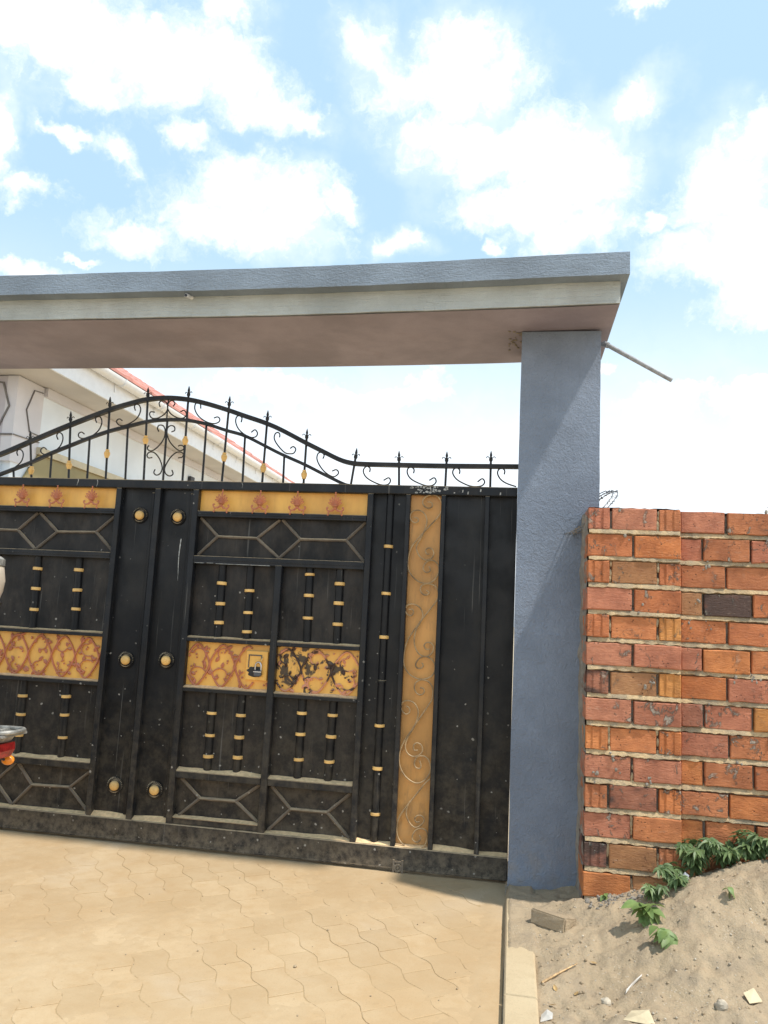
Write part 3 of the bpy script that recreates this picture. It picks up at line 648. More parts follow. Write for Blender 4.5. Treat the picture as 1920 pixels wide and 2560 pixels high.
TOPS=[[(-3.111,2.241),(-3.120,2.263),(-3.110,2.280),(-3.086,2.274),(-3.073,2.245),(-3.083,2.202),(-3.125,2.163),(-3.180,2.138),(-3.202,2.128)],
 [(-2.845,2.348),(-2.857,2.374),(-2.844,2.392),(-2.820,2.381),(-2.812,2.346),(-2.828,2.302),(-2.870,2.266),(-2.916,2.251),(-2.948,2.261),(-2.955,2.282),(-2.937,2.296),(-2.916,2.283)],
 [(-2.594,2.458),(-2.604,2.482),(-2.592,2.498),(-2.569,2.490),(-2.559,2.455),(-2.577,2.407),(-2.624,2.369),(-2.673,2.356),(-2.703,2.365),(-2.708,2.386),(-2.690,2.397),(-2.669,2.385)],
 [(-2.342,2.537),(-2.351,2.564),(-2.339,2.577),(-2.318,2.569),(-2.307,2.537),(-2.326,2.489),(-2.373,2.454),(-2.422,2.440),(-2.451,2.451),(-2.461,2.470),(-2.444,2.483),(-2.423,2.472)],
 [(-1.914,2.551),(-1.919,2.579),(-1.936,2.588),(-1.952,2.578),(-1.951,2.544),(-1.923,2.502),(-1.875,2.470),(-1.825,2.457),(-1.793,2.466),(-1.786,2.485),(-1.801,2.499),(-1.825,2.492)],
 [(-1.649,2.467),(-1.646,2.493),(-1.663,2.508),(-1.681,2.498),(-1.683,2.466),(-1.662,2.425),(-1.622,2.392),(-1.579,2.374),(-1.550,2.379),(-1.541,2.400),(-1.558,2.421),(-1.581,2.405)],
 [(-1.401,2.376),(-1.402,2.396),(-1.415,2.406),(-1.431,2.396),(-1.433,2.365),(-1.407,2.325),(-1.363,2.284),(-1.326,2.277),(-1.306,2.283),(-1.297,2.306),(-1.314,2.321),(-1.332,2.309)],
 [(-1.128,2.250),(-1.122,2.272),(-1.139,2.288),(-1.159,2.281),(-1.164,2.249),(-1.145,2.209),(-1.110,2.170),(-1.063,2.144),(-1.037,2.154),(-1.029,2.171),(-1.044,2.186),(-1.068,2.177)],
 [(-0.844,2.175),(-0.843,2.197),(-0.861,2.209),(-0.878,2.196),(-0.881,2.174),(-0.862,2.144),(-0.823,2.120),(-0.774,2.102),(-0.735,2.104),(-0.719,2.125),(-0.731,2.144),(-0.760,2.128)],
 [(-0.587,2.173),(-0.585,2.194),(-0.601,2.209),(-0.621,2.199),(-0.623,2.173),(-0.605,2.144),(-0.567,2.121),(-0.511,2.102),(-0.473,2.106),(-0.455,2.127),(-0.467,2.149),(-0.495,2.133)],
 [(-0.324,2.174),(-0.323,2.195),(-0.339,2.210),(-0.357,2.200),(-0.362,2.177),(-0.343,2.147),(-0.308,2.124),(-0.253,2.104),(-0.199,2.107),(-0.180,2.129),(-0.194,2.149),(-0.220,2.130)],
 [(-0.072,2.176),(-0.070,2.197),(-0.085,2.211),(-0.104,2.202),(-0.109,2.179),(-0.092,2.148),(-0.058,2.125),(-0.004,2.107)],
 [(-2.180,2.561),(-2.189,2.582),(-2.179,2.597),(-2.157,2.597),(-2.135,2.580),(-2.130,2.548),(-2.146,2.516),(-2.188,2.490),(-2.226,2.489),(-2.245,2.511),(-2.239,2.529),(-2.213,2.527)],
 [(-2.095,2.564),(-2.085,2.584),(-2.102,2.600),(-2.120,2.595),(-2.132,2.575),(-2.126,2.543),(-2.098,2.511),(-2.050,2.490),(-2.018,2.493),(-2.004,2.515),(-2.020,2.538),(-2.045,2.531)],
 [(-2.174,2.405),(-2.185,2.426),(-2.176,2.444),(-2.150,2.442),(-2.134,2.416),(-2.135,2.368),(-2.161,2.321),(-2.201,2.286),(-2.231,2.288),(-2.239,2.304),(-2.230,2.317)],
 [(-2.091,2.403),(-2.072,2.413),(-2.074,2.434),(-2.095,2.443),(-2.116,2.432),(-2.121,2.400),(-2.103,2.353),(-2.073,2.317),(-2.032,2.288),(-2.005,2.294),(-2.004,2.312),(-2.022,2.321),(-2.040,2.315)],
 [(-2.202,2.242),(-2.226,2.239),(-2.237,2.257),(-2.222,2.275),(-2.189,2.271),(-2.152,2.232),(-2.131,2.180),(-2.140,2.144),(-2.164,2.133),(-2.182,2.148),(-2.176,2.169)],
 [(-2.033,2.242),(-2.008,2.247),(-2.001,2.265),(-2.020,2.278),(-2.052,2.273),(-2.087,2.238),(-2.114,2.180),(-2.105,2.144),(-2.077,2.129),(-2.057,2.142),(-2.066,2.166)]]

YS = 0.045          # face of the sheets; frame faces stand at y = 0
def part(b, name, mat, parent=None, smooth=False): return b.build(name, mat, parent or gate, smooth)
def rail(x0, x1, z0, z1, y0=0.0, y1=0.056, mat=None):
    b = MB(); b.box(x0, x1, y0, y1, z0, z1, 0.003); return part(b, 'rail', mat or M_FRAME)
def stile(xc, z0, z1, w=0.036, y0=-0.002, xt=None, y1=0.058):
    b = MB(); t = xc if xt is None else xt; b.prism([(xc-w/2, z0), (xc+w/2, z0), (t+w/2, z1), (t-w/2, z1)], y0, y1, 0.003); return part(b, 'stile', M_FRAME)
ZB, ZT0, ZT1 = 0.133, 2.046, 2.098
XL = -4.68
b = MB(); b.box(XL, 0.004, -0.004, 0.06, ZT0, ZT1, 0.004); part(b, 'top_rail', M_FRAME)
b = MB(); b.box(XL, 0.004, -0.006, 0.06, 0.016, ZB, 0.004); part(b, 'bottom_rail', M_FRAME)
b = MB(); b.box(XL, 0.004, -0.008, -0.0062, 0.020, 0.026); part(b, 'bottom_rail_bead', M_FRAME)
for xc, z0, z1, w in ((-2.385, ZB, ZT0, 0.034), (-2.132, ZB, ZT0, 0.036), (-1.888, ZB, ZT0, 0.036), (-0.826, ZB, ZT0, 0.034),
                      (-0.607, ZB, ZT0, 0.026), (-0.405, ZB, ZT0, 0.026), (-0.160, ZB, ZT0, 0.026), (-3.488, ZB, ZT0, 0.036), (-3.75, ZB, ZT0, 0.036), (-4.0, ZB, ZT0, 0.036), (-4.4, ZB, ZT0, 0.03)):
    stile(xc, z0, z1, w)
stile(-1.346, ZB+0.0, 1.612, 0.040)
# inner edge strips of the pilaster bays
for xc in (-2.245+0.072, -2.005+0.080):
    b = MB(); b.box(xc-0.011, xc+0.011, 0.028, YS-0.001, ZB, ZT0-0.02, 0.004); part(b, 'pressed_fold', M_STRIPB)
XLA, XLB, XRA, XRB = -3.470, -2.402, -1.870, -0.843
# rails: left leaf
for z0, z1 in ((1.885, 1.920), (1.612, 1.652), (1.147, 1.170), (0.862, 0.888), (0.384, 0.423)): rail(XLA, XLB, z0, z1)
for z0, z1 in ((1.884, 1.919), (1.606, 1.652)): rail(XRA, XRB, z0, z1)
for xa, xb in ((XRA, -1.366), (-1.326, XRB)):
    rail(xa, xb, 1.152, 1.177); rail(xa, xb, 0.867, 0.891); rail(xa, xb, 0.384, 0.423)
rail(XRA, -1.366, 0.1345, 0.168, 0.004); 
# thin double bead lines on the wide rails
for xa, xb, z in ((XLA, XLB, 1.632), (XRA, XRB, 1.630), (XLA, XLB, 1.902), (XRA, XRB, 1.902)):
    b = MB(); b.box(xa+.002, xb-.002, -0.005, -0.0002, z-0.003, z+0.003); part(b, 'rail_bead', M_FRAME)
def sheet(x0, x1, z0, z1, mat, name='sheet_panel', y=None):
    b = MB(); y_ = YS if y is None else y
    nx, nz = 6, 6; vs = []; fs = []
    for j in range(nz+1):
        for i in range(nx+1):
            x = x0+(x1-x0)*i/nx; z = z0+(z1-z0)*j/nz; e = min(i, nx-i, j, nz-j)
            vs.append((x, y_+(0.0035*noise.noise(Vector((x*5, z*3, 2.2))) if e else 0), z))
    for j in range(nz):
        for i in range(nx): a = j*(nx+1)+i; fs.append((a, a+1, a+nx+2, a+nx+1))
    b.add(vs, fs); b.box(x0, x1, y_+0.006, y_+0.008, z0, z1); return part(b, name, mat, None, True)
def moulding(panel, a, c, w=0.0175, mat=None):
    """half-round dusty bar on a panel, from a to c in xz"""
    b = MB(); A, C_ = Vector(a), Vector(c); t = (C_-A).normalized(); nn = Vector((-t.y, t.x)); vs = []; fs = []
    prof = [(-0.5, 0.002), (-0.42, -0.010), (0, -0.016), (0.42, -0.010), (0.5, 0.002)]
    k = 6
    for i in range(k+1):
        p = A+(C_-A)*(i/k); jit = 1+0.10*math.sin(i*2.1+a[0]*9)
        for s_, yy in prof: q = p+nn*(s_*w*jit); vs.append((q.x, YS+yy, q.y))
    for i in range(k):
        for j in range(4): fs.append((i*5+j, i*5+j+1, i*5+6+j, i*5+5+j))
    fs += [(4, 3, 2, 1, 0), tuple(k*5+j for j in range(5))]
    b.add(vs, fs); return part(b, 'moulding', mat or M_MOULD, panel, True)
def hip(panel, tl, tr, bl, br, cl, cr):
    moulding(panel, tl, cl); moulding(panel, bl, cl); moulding(panel, cl, cr); moulding(panel, cr, tr); moulding(panel, cr, br)
# wide upper moulded panels
pr = sheet(XRA, XRB, 1.652, 1.884, M_SHEET, 'moulded_panel')
for t in (((-1.860, 1.880), (-1.368, 1.882), (-1.862, 1.658), (-1.361, 1.657), (-1.746, 1.772), (-1.501, 1.769)), ((-1.352, 1.882), (-0.853, 1.882), (-1.357, 1.657), (-0.852, 1.655), (-1.238, 1.772), (-0.963, 1.774))): hip(pr, *t)
pl_ = sheet(XLA, XLB, 1.652, 1.885, M_SHEET, 'moulded_panel')
for t in (((-3.462, 1.882), (-2.935, 1.882), (-3.462, 1.657), (-2.930, 1.657), (-3.34, 1.770), (-3.06, 1.770)), ((-2.920, 1.882), (-2.408, 1.882), (-2.922, 1.657), (-2.406, 1.657), (-2.790, 1.768), (-2.531, 1.774))): hip(pl_, *t)
# lower moulded panels
p = sheet(XLA, XLB, ZB, 0.384, M_SHEET, 'moulded_panel')
for t in (((-3.462, 0.378), (-2.900, 0.378), (-3.462, 0.140), (-2.900, 0.142), (-3.34, 0.262), (-3.02, 0.264)), ((-2.880, 0.375), (-2.406, 0.376), (-2.892, 0.142), (-2.406, 0.140), (-2.780, 0.262), (-2.538, 0.268))): hip(p, *t)
p = sheet(XRA, -1.366, 0.168, 0.384, M_SHEET, 'moulded_panel')
hip(p, (-1.850, 0.376), (-1.378, 0.378), (-1.848, 0.173), (-1.380, 0.176), (-1.730, 0.275), (-1.516, 0.277))
p = sheet(-1.326, XRB, ZB, 0.384, M_SHEET, 'moulded_panel')
hip(p, (-1.312, 0.376), (-0.856, 0.376), (-1.316, 0.141), (-0.856, 0.141), (-1.194, 0.263), (-0.985, 0.264))
# plain panels
SP = {}
for key, x0, x1, z0, z1 in (('Lu', XLA, XLB, 1.170, 1.612), ('Ll', XLA, XLB, 0.423, 0.862), ('Ru1', XRA, -1.366, 1.177, 1.606), ('Ru2', -1.326, XRB, 1.177, 1.606), ('Rl1', XRA, -1.366, 0.423, 0.867), ('Rl2', -1.326, XRB, 0.423, 0.867)):
    SP[key] = sheet(x0, x1, z0, z1, M_SHEET)
for x0, x1 in ((-2.367, -2.150), (-2.114, -1.906), (-0.809, -0.620), (-0.392, -0.173), (-0.147, 0.004), (-3.732, -3.506), (-3.982, -3.768), (-4.385, -4.018), (XL, -4.415)):
    sheet(x0, x1, ZB, ZT0, M_STRIPB, 'sheet_panel', 0.036)
# tubes with gold rings
TR = 0.0245
def ring_mesh():
    b = MB(); b.lathe([(0.024, -0.0095), (0.0288, -0.0085), (0.0300, -0.004), (0.0288, -0.001), (0.0300, 0.003), (0.0285, 0.0085), (0.024, 0.0095)], (0, 0, 0), 16); return b.mesh('ring', M_RING, True)
RM = ring_mesh()
def tube(xb, z0, xt, z1, rings, r=TR, yc=None, plain=()):
    y = (YS+0.002) if yc is None else yc
    b = MB(); b.tube([(xb, y, z0), (xt, y, z1)], r, 14, cap=False); t = part(b, 'tube', M_STRIPB, None, True)
    for z in rings:
        x = xb+(xt-xb)*(z-z0)/(z1-z0)
        o = obj('ring', RM, t, (x, y, z)); s = r/TR*R.uniform(0.98, 1.06); o.scale = (s, s, R.uniform(0.85, 1.1)); o.rotation_euler = (R.uniform(-.03, .03), R.uniform(-.04, .04), 0)
    for z in plain:
        x = xb+(xt-xb)*(z-z0)/(z1-z0); b = MB(); b.lathe([(r, -0.006), (r+.003, -0.004), (r+.001, 0), (r+.003, 0.004), (r, 0.006)], (x, y, z), 14); part(b, 'ring', M_STRIPB, t, True)
for a in ((-1.697, 1.177, -1.700, 1.606, (1.496, 1.377, 1.267)), (-1.522, 1.177, -1.527, 1.606, (1.46, 1.333, 1.223)), (-1.161, 1.177, -1.169, 1.606, (1.569, 1.448, 1.320)), (-0.985, 1.177, -0.989, 1.606, (1.523, 1.412, 1.293)),
          (-1.700, 0.423, -1.700, 0.867, (0.75, 0.626, 0.509)), (-1.524, 0.423, -1.523, 0.867, (0.75, 0.629, 0.517)), (-1.166, 0.423, -1.164, 0.867, (0.787, 0.671, 0.533)), (-0.992, 0.423, -0.984, 0.867, (0.788, 0.672, 0.536)),
          (-2.889, 1.170, -2.900, 1.612, (1.536, 1.414, 1.287)), (-2.611, 1.170, -2.624, 1.612, (1.539, 1.416, 1.302)), (-3.17, 1.170, -3.18, 1.612, (1.53, 1.41, 1.30)),
          (-2.902, 0.423, -2.905, 0.862, (0.769, 0.661, 0.54)), (-2.613, 0.423, -2.621, 0.862, (0.784, 0.677, 0.546)), (-3.17, 0.423, -3.18, 0.862, (0.78, 0.67, 0.54))):
    tube(*a)
tube(-0.714, ZB, -0.714, ZT0, (1.747, 1.479, 1.235, 0.752, 0.523, 0.282), 0.0225, 0.036, (0.993,))
# medallions
b = MB(); n = 30; prof = []
vs = []; fs = []
for k in range(2*n):
    g = math.pi*k/n; r_ = 0.050 if k % 2 == 0 else 0.0435
    vs += [(r_*math.cos(g), 0.0, r_*math.sin(g)), (r_*math.cos(g+.08), -0.004, r_*math.sin(g+.08)), (0.040*math.cos(g), -0.009, 0.040*math.sin(g)), (0.0355*math.cos(g), -0.004, 0.0355*math.sin(g)), (0.031*math.cos(g), -0.008, 0.031*math.sin(g))]
for k in range(2*n):
    j = (k+1) % (2*n)
    for q in range(4): fs.append((k*5+q, j*5+q, j*5+q+1, k*5+q+1))
fs.append(tuple(k*5+4 for k in range(2*n)))
b.add(vs, fs); MED = b.mesh('medallion', M_STRIPB)
b = MB(); b.lathe([(0.0285, 0.0), (0.0275, -0.008), (0.022, -0.015), (0.013, -0.019), (0.009, -0.0195), (0.0075, -0.0215), (0.001, -0.0225)], (0, 0, 0), 18, 'y'); DOME = b.mesh('gold_boss', M_RING, True)
for x, z in ((-2.248, 1.884), (-2.003, 1.880), (-2.252, 1.020), (-1.998, 1.032), (-2.249, 0.304), (-2.001, 0.300), (-3.62, 1.884), (-3.62, 1.02), (-3.62, 0.304), (-3.87, 1.884), (-3.87, 1.02), (-3.87, 0.304)):
    o = obj('medallion', MED, gate, (x, 0.032, z)); o.rotation_euler = (0, R.uniform(0, 1), 0); obj('gold_boss', DOME, o, (x, 0.024, z))
# gold strips with shells
def shell_mesh():
    b = MB(); c = Vector((0, -0.012))   # fan springs from here
    for k in range(7):
        a = rad(-66+22*k); d = Vector((math.sin(a), math.cos(a))); ln = 0.060-0.006*abs(k-3)*0.9; nn = Vector((d.y, -d.x))
        pts = []
        for i in range(13):
            t = i/12; s_ = math.sin(math.pi*t); u_ = 0.010+(ln-0.010)*(1-abs(2*t-1))**0.75; wv = 0.0088*math.cos(math.pi*t)*min(1, (u_/ln)**1.1+0.06)
            q = c+d*u_+nn*wv; pts.append((q.x, -0.004-0.004*s_, q.y))
        b.tube(pts, 0.0029, 5)
        b.tube([(c.x, -0.004, c.y), ((c+d*ln*0.55).x, -0.008, (c+d*ln*0.55).y)], [0.0026, 0.0018], 5)
    b.lathe([(0.017, -0.004), (0.019, 0), (0.017, 0.004)], (0, -0.004, -0.014), 12); b.lathe([(0.011, -0.003), (0.013, 0), (0.010, 0.003)], (0, -0.004, -0.022), 10)
    b.ball((0, -0.006, -0.029), 0.008, 8, 5)
    for s_ in (-1, 1):
        P = [(s_*0.003, -0.004, -0.026), (s_*0.016, -0.005, -0.037), (s_*0.030, -0.005, -0.044), (s_*0.043, -0.005, -0.040), (s_*0.050, -0.005, -0.029), (s_*0.046, -0.005, -0.022), (s_*0.041, -0.005, -0.027)]
        b.tube(catmull(P, 4), 0.0046, 6)
        P = [(s_*0.006, -0.004, -0.033), (s_*0.012, -0.005, -0.043), (s_*0.021, -0.005, -0.046)]; b.tube(catmull(P, 3), 0.0025, 5)
        b.tube([(s_*0.040, -0.005, -0.040), (s_*0.038, -0.006, -0.063)], [0.0032, 0.0042], 6); b.ball((s_*0.041, -0.006, -0.066), 0.0055, 7, 4)
    b.tube([(0, -0.003, 0.046), (0, -0.004, 0.060)], 0.004, 6); b.ball((0, -0.004, 0.064), 0.0055, 7, 4)
    return b.mesh('shell_ornament', M_COPPER, True)
SH = shell_mesh()
gs = []
for x0, x1 in ((XLA, XLB), (XRA, XRB)): gs.append(sheet(x0, x1, 1.9205, ZT0, M_GOLD, 'gold_strip', 0.040))
for x in (-3.255, -3.023, -2.789, -2.556): o = obj('shell_ornament', SH, gate, (x, -0.004, 1.983)); o.rotation_euler = (0, R.uniform(-.05, .05), 0)
for x in (-1.720, -1.483, -1.256, -1.029): o = obj('shell_ornament', SH, gate, (x, -0.004, 1.980)); o.rotation_euler = (0, R.uniform(-.05, .05), 0)
# gold scroll panels with raised vines
def vines(panel, x0, x1, z0, z1, period, phase, mat, gap=None, seed=1):
    rr = random.Random(seed); b = MB(); zc = (z0+z1)/2; A = (z1-z0)/2-0.012; y = 0.033
    def ok(x, z): return x0+0.004 < x < x1-0.004 and not (gap and gap[0] < x < gap[1] and gap[2] < z < gap[3])
    def run(pts, r):
        cur = []
        for p_ in pts:
            if ok(p_[0], p_[2]): cur.append(p_)
            else:
                if len(cur) > 2: b.tube(cur, r, 5)
                cur = []
        if len(cur) > 2: b.tube(cur, r, 5)
    def leaf(x, z, a, l):
        d = Vector((math.cos(a), math.sin(a))); nn = Vector((-d.y, d.x)); c = Vector((x, z))
        if not (ok(x, z) and ok(*(c+d*l))): return
        pts = [c, c+d*l*.35+nn*l*.30, c+d*l*.75+nn*l*.22, c+d*l, c+d*l*.72-nn*l*.24, c+d*l*.33-nn*l*.28]
        vs = [(q.x, y+0.003, q.y) for q in pts]+[((c+d*l*.5).x, y-0.0075, (c+d*l*.5).y)]
        b.add(vs, [(i, (i+1) % 6, 6) for i in range(6)])
    n = int((x1-x0)/0.004)
    for s_ in (1, -1):
        pts = []
        for i in range(n+1):
            x = x0+(x1-x0)*i/n; th = 2*math.pi*(x-x0)/period+phase
            zz = zc+s_*A*math.copysign(abs(math.sin(th))**0.72, math.sin(th)); pts.append((x+0.006*math.sin(2*th), y-0.003*math.cos(th)*s_, zz))
        run(pts, 0.0058)
    k = 0; x = x0-period
    while x < x1+period:
        for s_ in (1, -1):
            # each lens carries a curling tendril with leaves and berries
            xc = x+period/4*(1)-phase*period/(2*math.pi); zc2 = zc+s_*A*0.50
            st = rr.choice((-1, 1)); rad0 = A*0.46; a0 = rr.uniform(0, 6.28); P = []
            for i in range(15):
                t = i/14; a = a0+st*(1.25*math.pi*t); r_ = rad0*(1-0.62*t); P.append((xc+r_*math.cos(a)*1.1, y-0.001, zc2+r_*math.sin(a)))
            run(P, 0.0040)
            for i in (1, 5, 9, 14):
                p_ = P[i]; leaf(p_[0], p_[2], a0+st*1.25*math.pi*i/14+rr.uniform(-1, 1), rr.uniform(0.026, 0.044))
            for q in range(5):
                px_ = xc+rr.uniform(-.4, .4)*period*.55; pz_ = zc2+rr.uniform(-.5, .5)*A*.8
                if ok(px_, pz_): b.ball((px_, y-0.001, pz_), rr.uniform(0.0045, 0.0075), 6, 4)
            for q in range(2):
                leaf(xc+rr.uniform(-.5, .5)*period*.5, zc+s_*A*rr.uniform(.12, .9), rr.uniform(0, 6.28), rr.uniform(0.028, 0.046))
        x += period/2
    return part(b, 'vine_relief', mat, panel, True)
gp = sheet(XLA, XLB, 0.888, 1.147, M_GOLD, 'gold_panel', 0.040); vines(gp, XLA, XLB, 0.888, 1.147, 0.31, 0.9, M_COPPER, None, 3)
gp1 = sheet(XRA, -1.366, 0.891, 1.152, M_GOLD, 'gold_panel', 0.040); vines(gp1, XRA, -1.366, 0.891, 1.152, 0.31, 0.35, M_COPPER, (-1.515, -1.35, 0.945, 1.125), 5)
gp2 = sheet(-1.326, XRB, 0.891, 1.152, M_GOLDB, 'gold_panel', 0.040); vines(gp2, -1.326, XRB, 0.891, 1.152, 0.35, 0.55, M_COPPERB, None, 9)
# lock plate on the wicket door
b = MB(); b.box(-1.508, -1.378, 0.020, 0.044, 0.952, 1.118, 0.003); lp = part(b, 'lock_plate', M_GOLD)
b = MB()
for x0, x1, z0, z1 in ((-1.492, -1.413, 1.090, 1.096), (-1.492, -1.487, 1.022, 1.0895), (-1.418, -1.413, 1.040, 1.0895)): b.box(x0, x1, 0.0165, 0.0205, z0, z1)
part(b, 'hatch_edge', M_LOCK, lp)
b = MB(); b.tube(catmull([(-1.408, 0.022, 1.085), (-1.409, 0.012, 1.076), (-1.412, 0.008, 1.062), (-1.416, 0.018, 1.052)], 4), 0.004, 6); part(b, 'hasp', M_RING, lp, True)
b = MB(); pts = []
for k in range(30):
    a = 2*math.pi*k/30; r_ = 0.030*(1+0.35*noise.noise(Vector((math.cos(a)*2, math.sin(a)*2, 1)))); pts.append((-1.450+r_*1.5*math.cos(a), 1.000+r_*math.sin(a)))
b.prism(pts, 0.0186, 0.0199); part(b, 'burn_mark', M_BIKEB, lp)
pad = thing('padlock', 'chrome padlock hanging on the gold lock plate of the gate', 'padlock', (-1.428, 0.005, 0.99))
b = MB(); P = [(-1.4445, 0.006, 1.008)]+[(-1.4275+0.017*math.cos(math.pi-math.pi*k/10), 0.004, 1.032+0.024*math.sin(math.pi*k/10)) for k in range(11)]+[(-1.4105, 0.006, 1.008)]
b.tube(P, 0.0046, 8); part(b, 'shackle', M_CHROME, pad, True)
b = MB(); b.prism([(-1.450, 0.983), (-1.443, 0.976), (-1.412, 0.976), (-1.405, 0.983), (-1.405, 1.006), (-1.410, 1.012), (-1.445, 1.012), (-1.450, 1.006)], -0.008, 0.016, 0.004); part(b, 'body', M_LOCK, pad)
b = MB(); b.box(-1.4505, -1.4045, -0.0090, 0.0165, 1.000, 1.0045); part(b, 'body_band', M_CHROME, pad)
# long gold strip with wire scrolls
st_ = sheet(-0.594, -0.418, ZB, ZT0, M_GOLDS, 'gold_strip', 0.036)
for c in STRIP:
    b = MB(); b.tube([(p_.x, p_.y, p_.z) for p_ in catmull([(q[0], 0.012, q[1]) for q in c], 4)], 0.0042, 5); part(b, 'wire_scroll', M_WIRE, st_, True)
# foot latch
b = MB(); b.box(-0.600, -0.590, -0.012, -0.0065, 0.0, 0.068); b.box(-0.553, -0.543, -0.012, -0.0065, 0.0, 0.068); b.box(-0.5895, -0.5535, -0.010, -0.0065, 0.052, 0.062)
lt = part(b, 'foot_latch', M_MOULD)
b = MB(); b.lathe([(0.021, 0.0), (0.021, -0.006), (0.012, -0.006), (0.012, -0.001), (0.006, -0.001), (0.006, -0.008)], (-0.571, -0.0075, 0.028), 12, 'y'); part(b, 'latch_wheel', M_MOULD, lt)
# settled dust on the ledges
b = MB()
for x0, x1, z, h in ((XLA, XLB, 1.170, 0.005), (XRA, -1.366, 1.177, 0.005), (-1.326, XRB, 1.177, 0.006), (XLA, XLB, 0.888, 0.008), (XRA, -1.366, 0.891, 0.009), (-1.326, XRB, 0.891, 0.008), (XLA, XLB, 0.423, 0.013), (XRA, -1.366, 0.423, 0.013), (-1.326, XRB, 0.423, 0.013),
                     (XLA, XLB, ZB, 0.006), (XRA, -1.366, 0.168, 0.006), (-1.326, XRB, ZB, 0.007), (-2.367, -2.150, ZB, 0.018), (-2.114, -1.906, ZB, 0.016), (-0.809, -0.620, ZB, 0.014), (-0.594, -0.418, ZB, 0.006), (-0.392, -0.173, ZB, 0.014), (-0.147, 0.0, ZB, 0.012)):
    n = max(4, int((x1-x0)/0.02)); vs = []; fs = []; yb = YS-0.002 if (x1-x0) > 0.3 else 0.034
    for i in range(n+1):
        x = x0+(x1-x0)*i/n; hh = h*(0.75+0.6*noise.noise(Vector((x*7, z*5, 1))))
        vs += [(x, 0.0005, z+0.0012), (x, yb*0.45, z+hh*0.65+0.002), (x, yb, z+hh*1.25+0.003)]
    for i in range(n): k = 3*i; fs += [(k, k+3, k+4, k+1), (k+1, k+4, k+5, k+2)]
    b.add(vs, fs)
o = part(b, 'ledge_dust', M_DUST, None, True); tag(o, kind='stuff')
# paint drips and chips
b = MB()
def drip(x, z0, z1, w):
    n = 7; pts = []
    for i in range(n+1): t = i/n; pts.append((x+0.003*math.sin(t*5+x*40)-w*(1-0.7*t)*(0.6+0.4*math.sin(3*t)), z1+(z0-z1)*t))
    for i in range(n, -1, -1): t = i/n; pts.append((x+0.003*math.sin(t*5+x*40)+w*(1-0.7*t)*(0.6+0.4*math.sin(3*t+1)), z1+(z0-z1)*t))
    return pts[::-1]
for x, z0, z1, w, y in ((-1.975, 1.50, 1.75, 0.004, 0.0345), (-2.46, 1.654, 1.668, 0.0025, -0.001), (-2.66, 2.052, 2.094, 0.003, -0.0048), (-2.53, 2.048, 2.092, 0.003, -0.0048), (-1.60, 2.06, 2.09, 0.0015, -0.0048), (-1.66, 1.895, 1.915, 0.0015, -0.001)):
    MBx = b.prism(drip(x, z0, z1, w), y-0.0012, y)
for x0, x1, z in ((-1.86, -1.80, 1.600), (-1.785, -1.745, 1.601), (-1.73, -1.40, 1.5985)):
    b.box(x0, x1, -0.0012, -0.0003, z+0.008, z+0.0105)
for k in range(40):
    x = R.gauss(-0.48, 0.06); z = R.uniform(2.055, 2.092); s_ = R.uniform(0.003, 0.011); b.prism([(x-s_, z-s_*.4), (x+s_*.5, z-s_*.7), (x+s_, z+s_*.1), (x+s_*.2, z+s_*.6), (x-s_*.7, z+s_*.4)], -0.0052, -0.0041)
for x, z in ((-0.30, 2.07), (-0.27, 2.06), (-0.20, 2.075), (-0.09, 2.06)):
    s_ = 0.008; b.prism([(x-s_*.4, z-s_), (x+s_*.5, z-s_*.8), (x+s_*.6, z+s_), (x-s_*.2, z+s_*.9)], -0.0052, -0.0041)
o = part(b, 'paint_drips', simple('pale_paint', (0.42, 0.42, 0.40), 0.6, var=0.3, scale=60)); tag(o, kind='stuff')

# arched top
arch = [(-4.66, 2.221), (-3.60, 2.220), (-3.41, 2.221), (-3.31, 2.227)]+[(-3.218, 2.252), (-3.018, 2.338), (-2.775, 2.44), (-2.523, 2.536), (-2.38, 2.58), (-2.266, 2.607), (-2.133, 2.617), (-2.001, 2.607), (-1.884, 2.583), (-1.746, 2.544), (-1.62, 2.503), (-1.501, 2.465), (-1.395, 2.422), (-1.243, 2.347), (-1.131, 2.294), (-1.029, 2.247), (-0.957, 2.227), (-0.877, 2.221), (-0.667, 2.219), (-0.4, 2.218), (0.006, 2.221)]
low = [(-3.32, 2.093), (-3.27, 2.100)]+[(-3.202, 2.124), (-3.012, 2.198), (-2.88, 2.259), (-2.76, 2.308), (-2.634, 2.358), (-2.508, 2.402), (-2.382, 2.435), (-2.246, 2.468), (-2.121, 2.479), (-2.0, 2.477), (-1.873, 2.455), (-1.741, 2.416), (-1.622, 2.384), (-1.491, 2.324), (-1.384, 2.274), (-1.234, 2.212), (-1.113, 2.155), (-0.994, 2.102), (-0.958, 2.093)]
def arch2(P, n=5): return [(q.x, q.y) for q in catmull([(p_[0], p_[1], 0) for p_ in P], n)]
A2, L2 = arch2(arch), arch2(low)
def zon(P, x):
    for a, c in zip(P, P[1:]):
        if a[0] <= x <= c[0]: return a[1]+(c[1]-a[1])*(x-a[0])/max(1e-9, c[0]-a[0])
    return P[-1][1]
b = MB(); b.ribbon(A2, 0.0125, 0.012, 0.040); part(b, 'arch_bar', M_ARCH)
b = MB(); b.ribbon(L2, 0.0090, 0.014, 0.038); part(b, 'arch_bar', M_ARCH)
half = [(0.0, 0.066), (0.0035, 0.055), (0.0070, 0.040), (0.0068, 0.034), (0.0040, 0.030), (0.0085, 0.022), (0.0110, 0.014), (0.0095, 0.006), (0.0050, 0.000)]
out = [(-x, z) for x, z in half[1:]]+[(x, z) for x, z in reversed(half[1:])]+[half[0]]
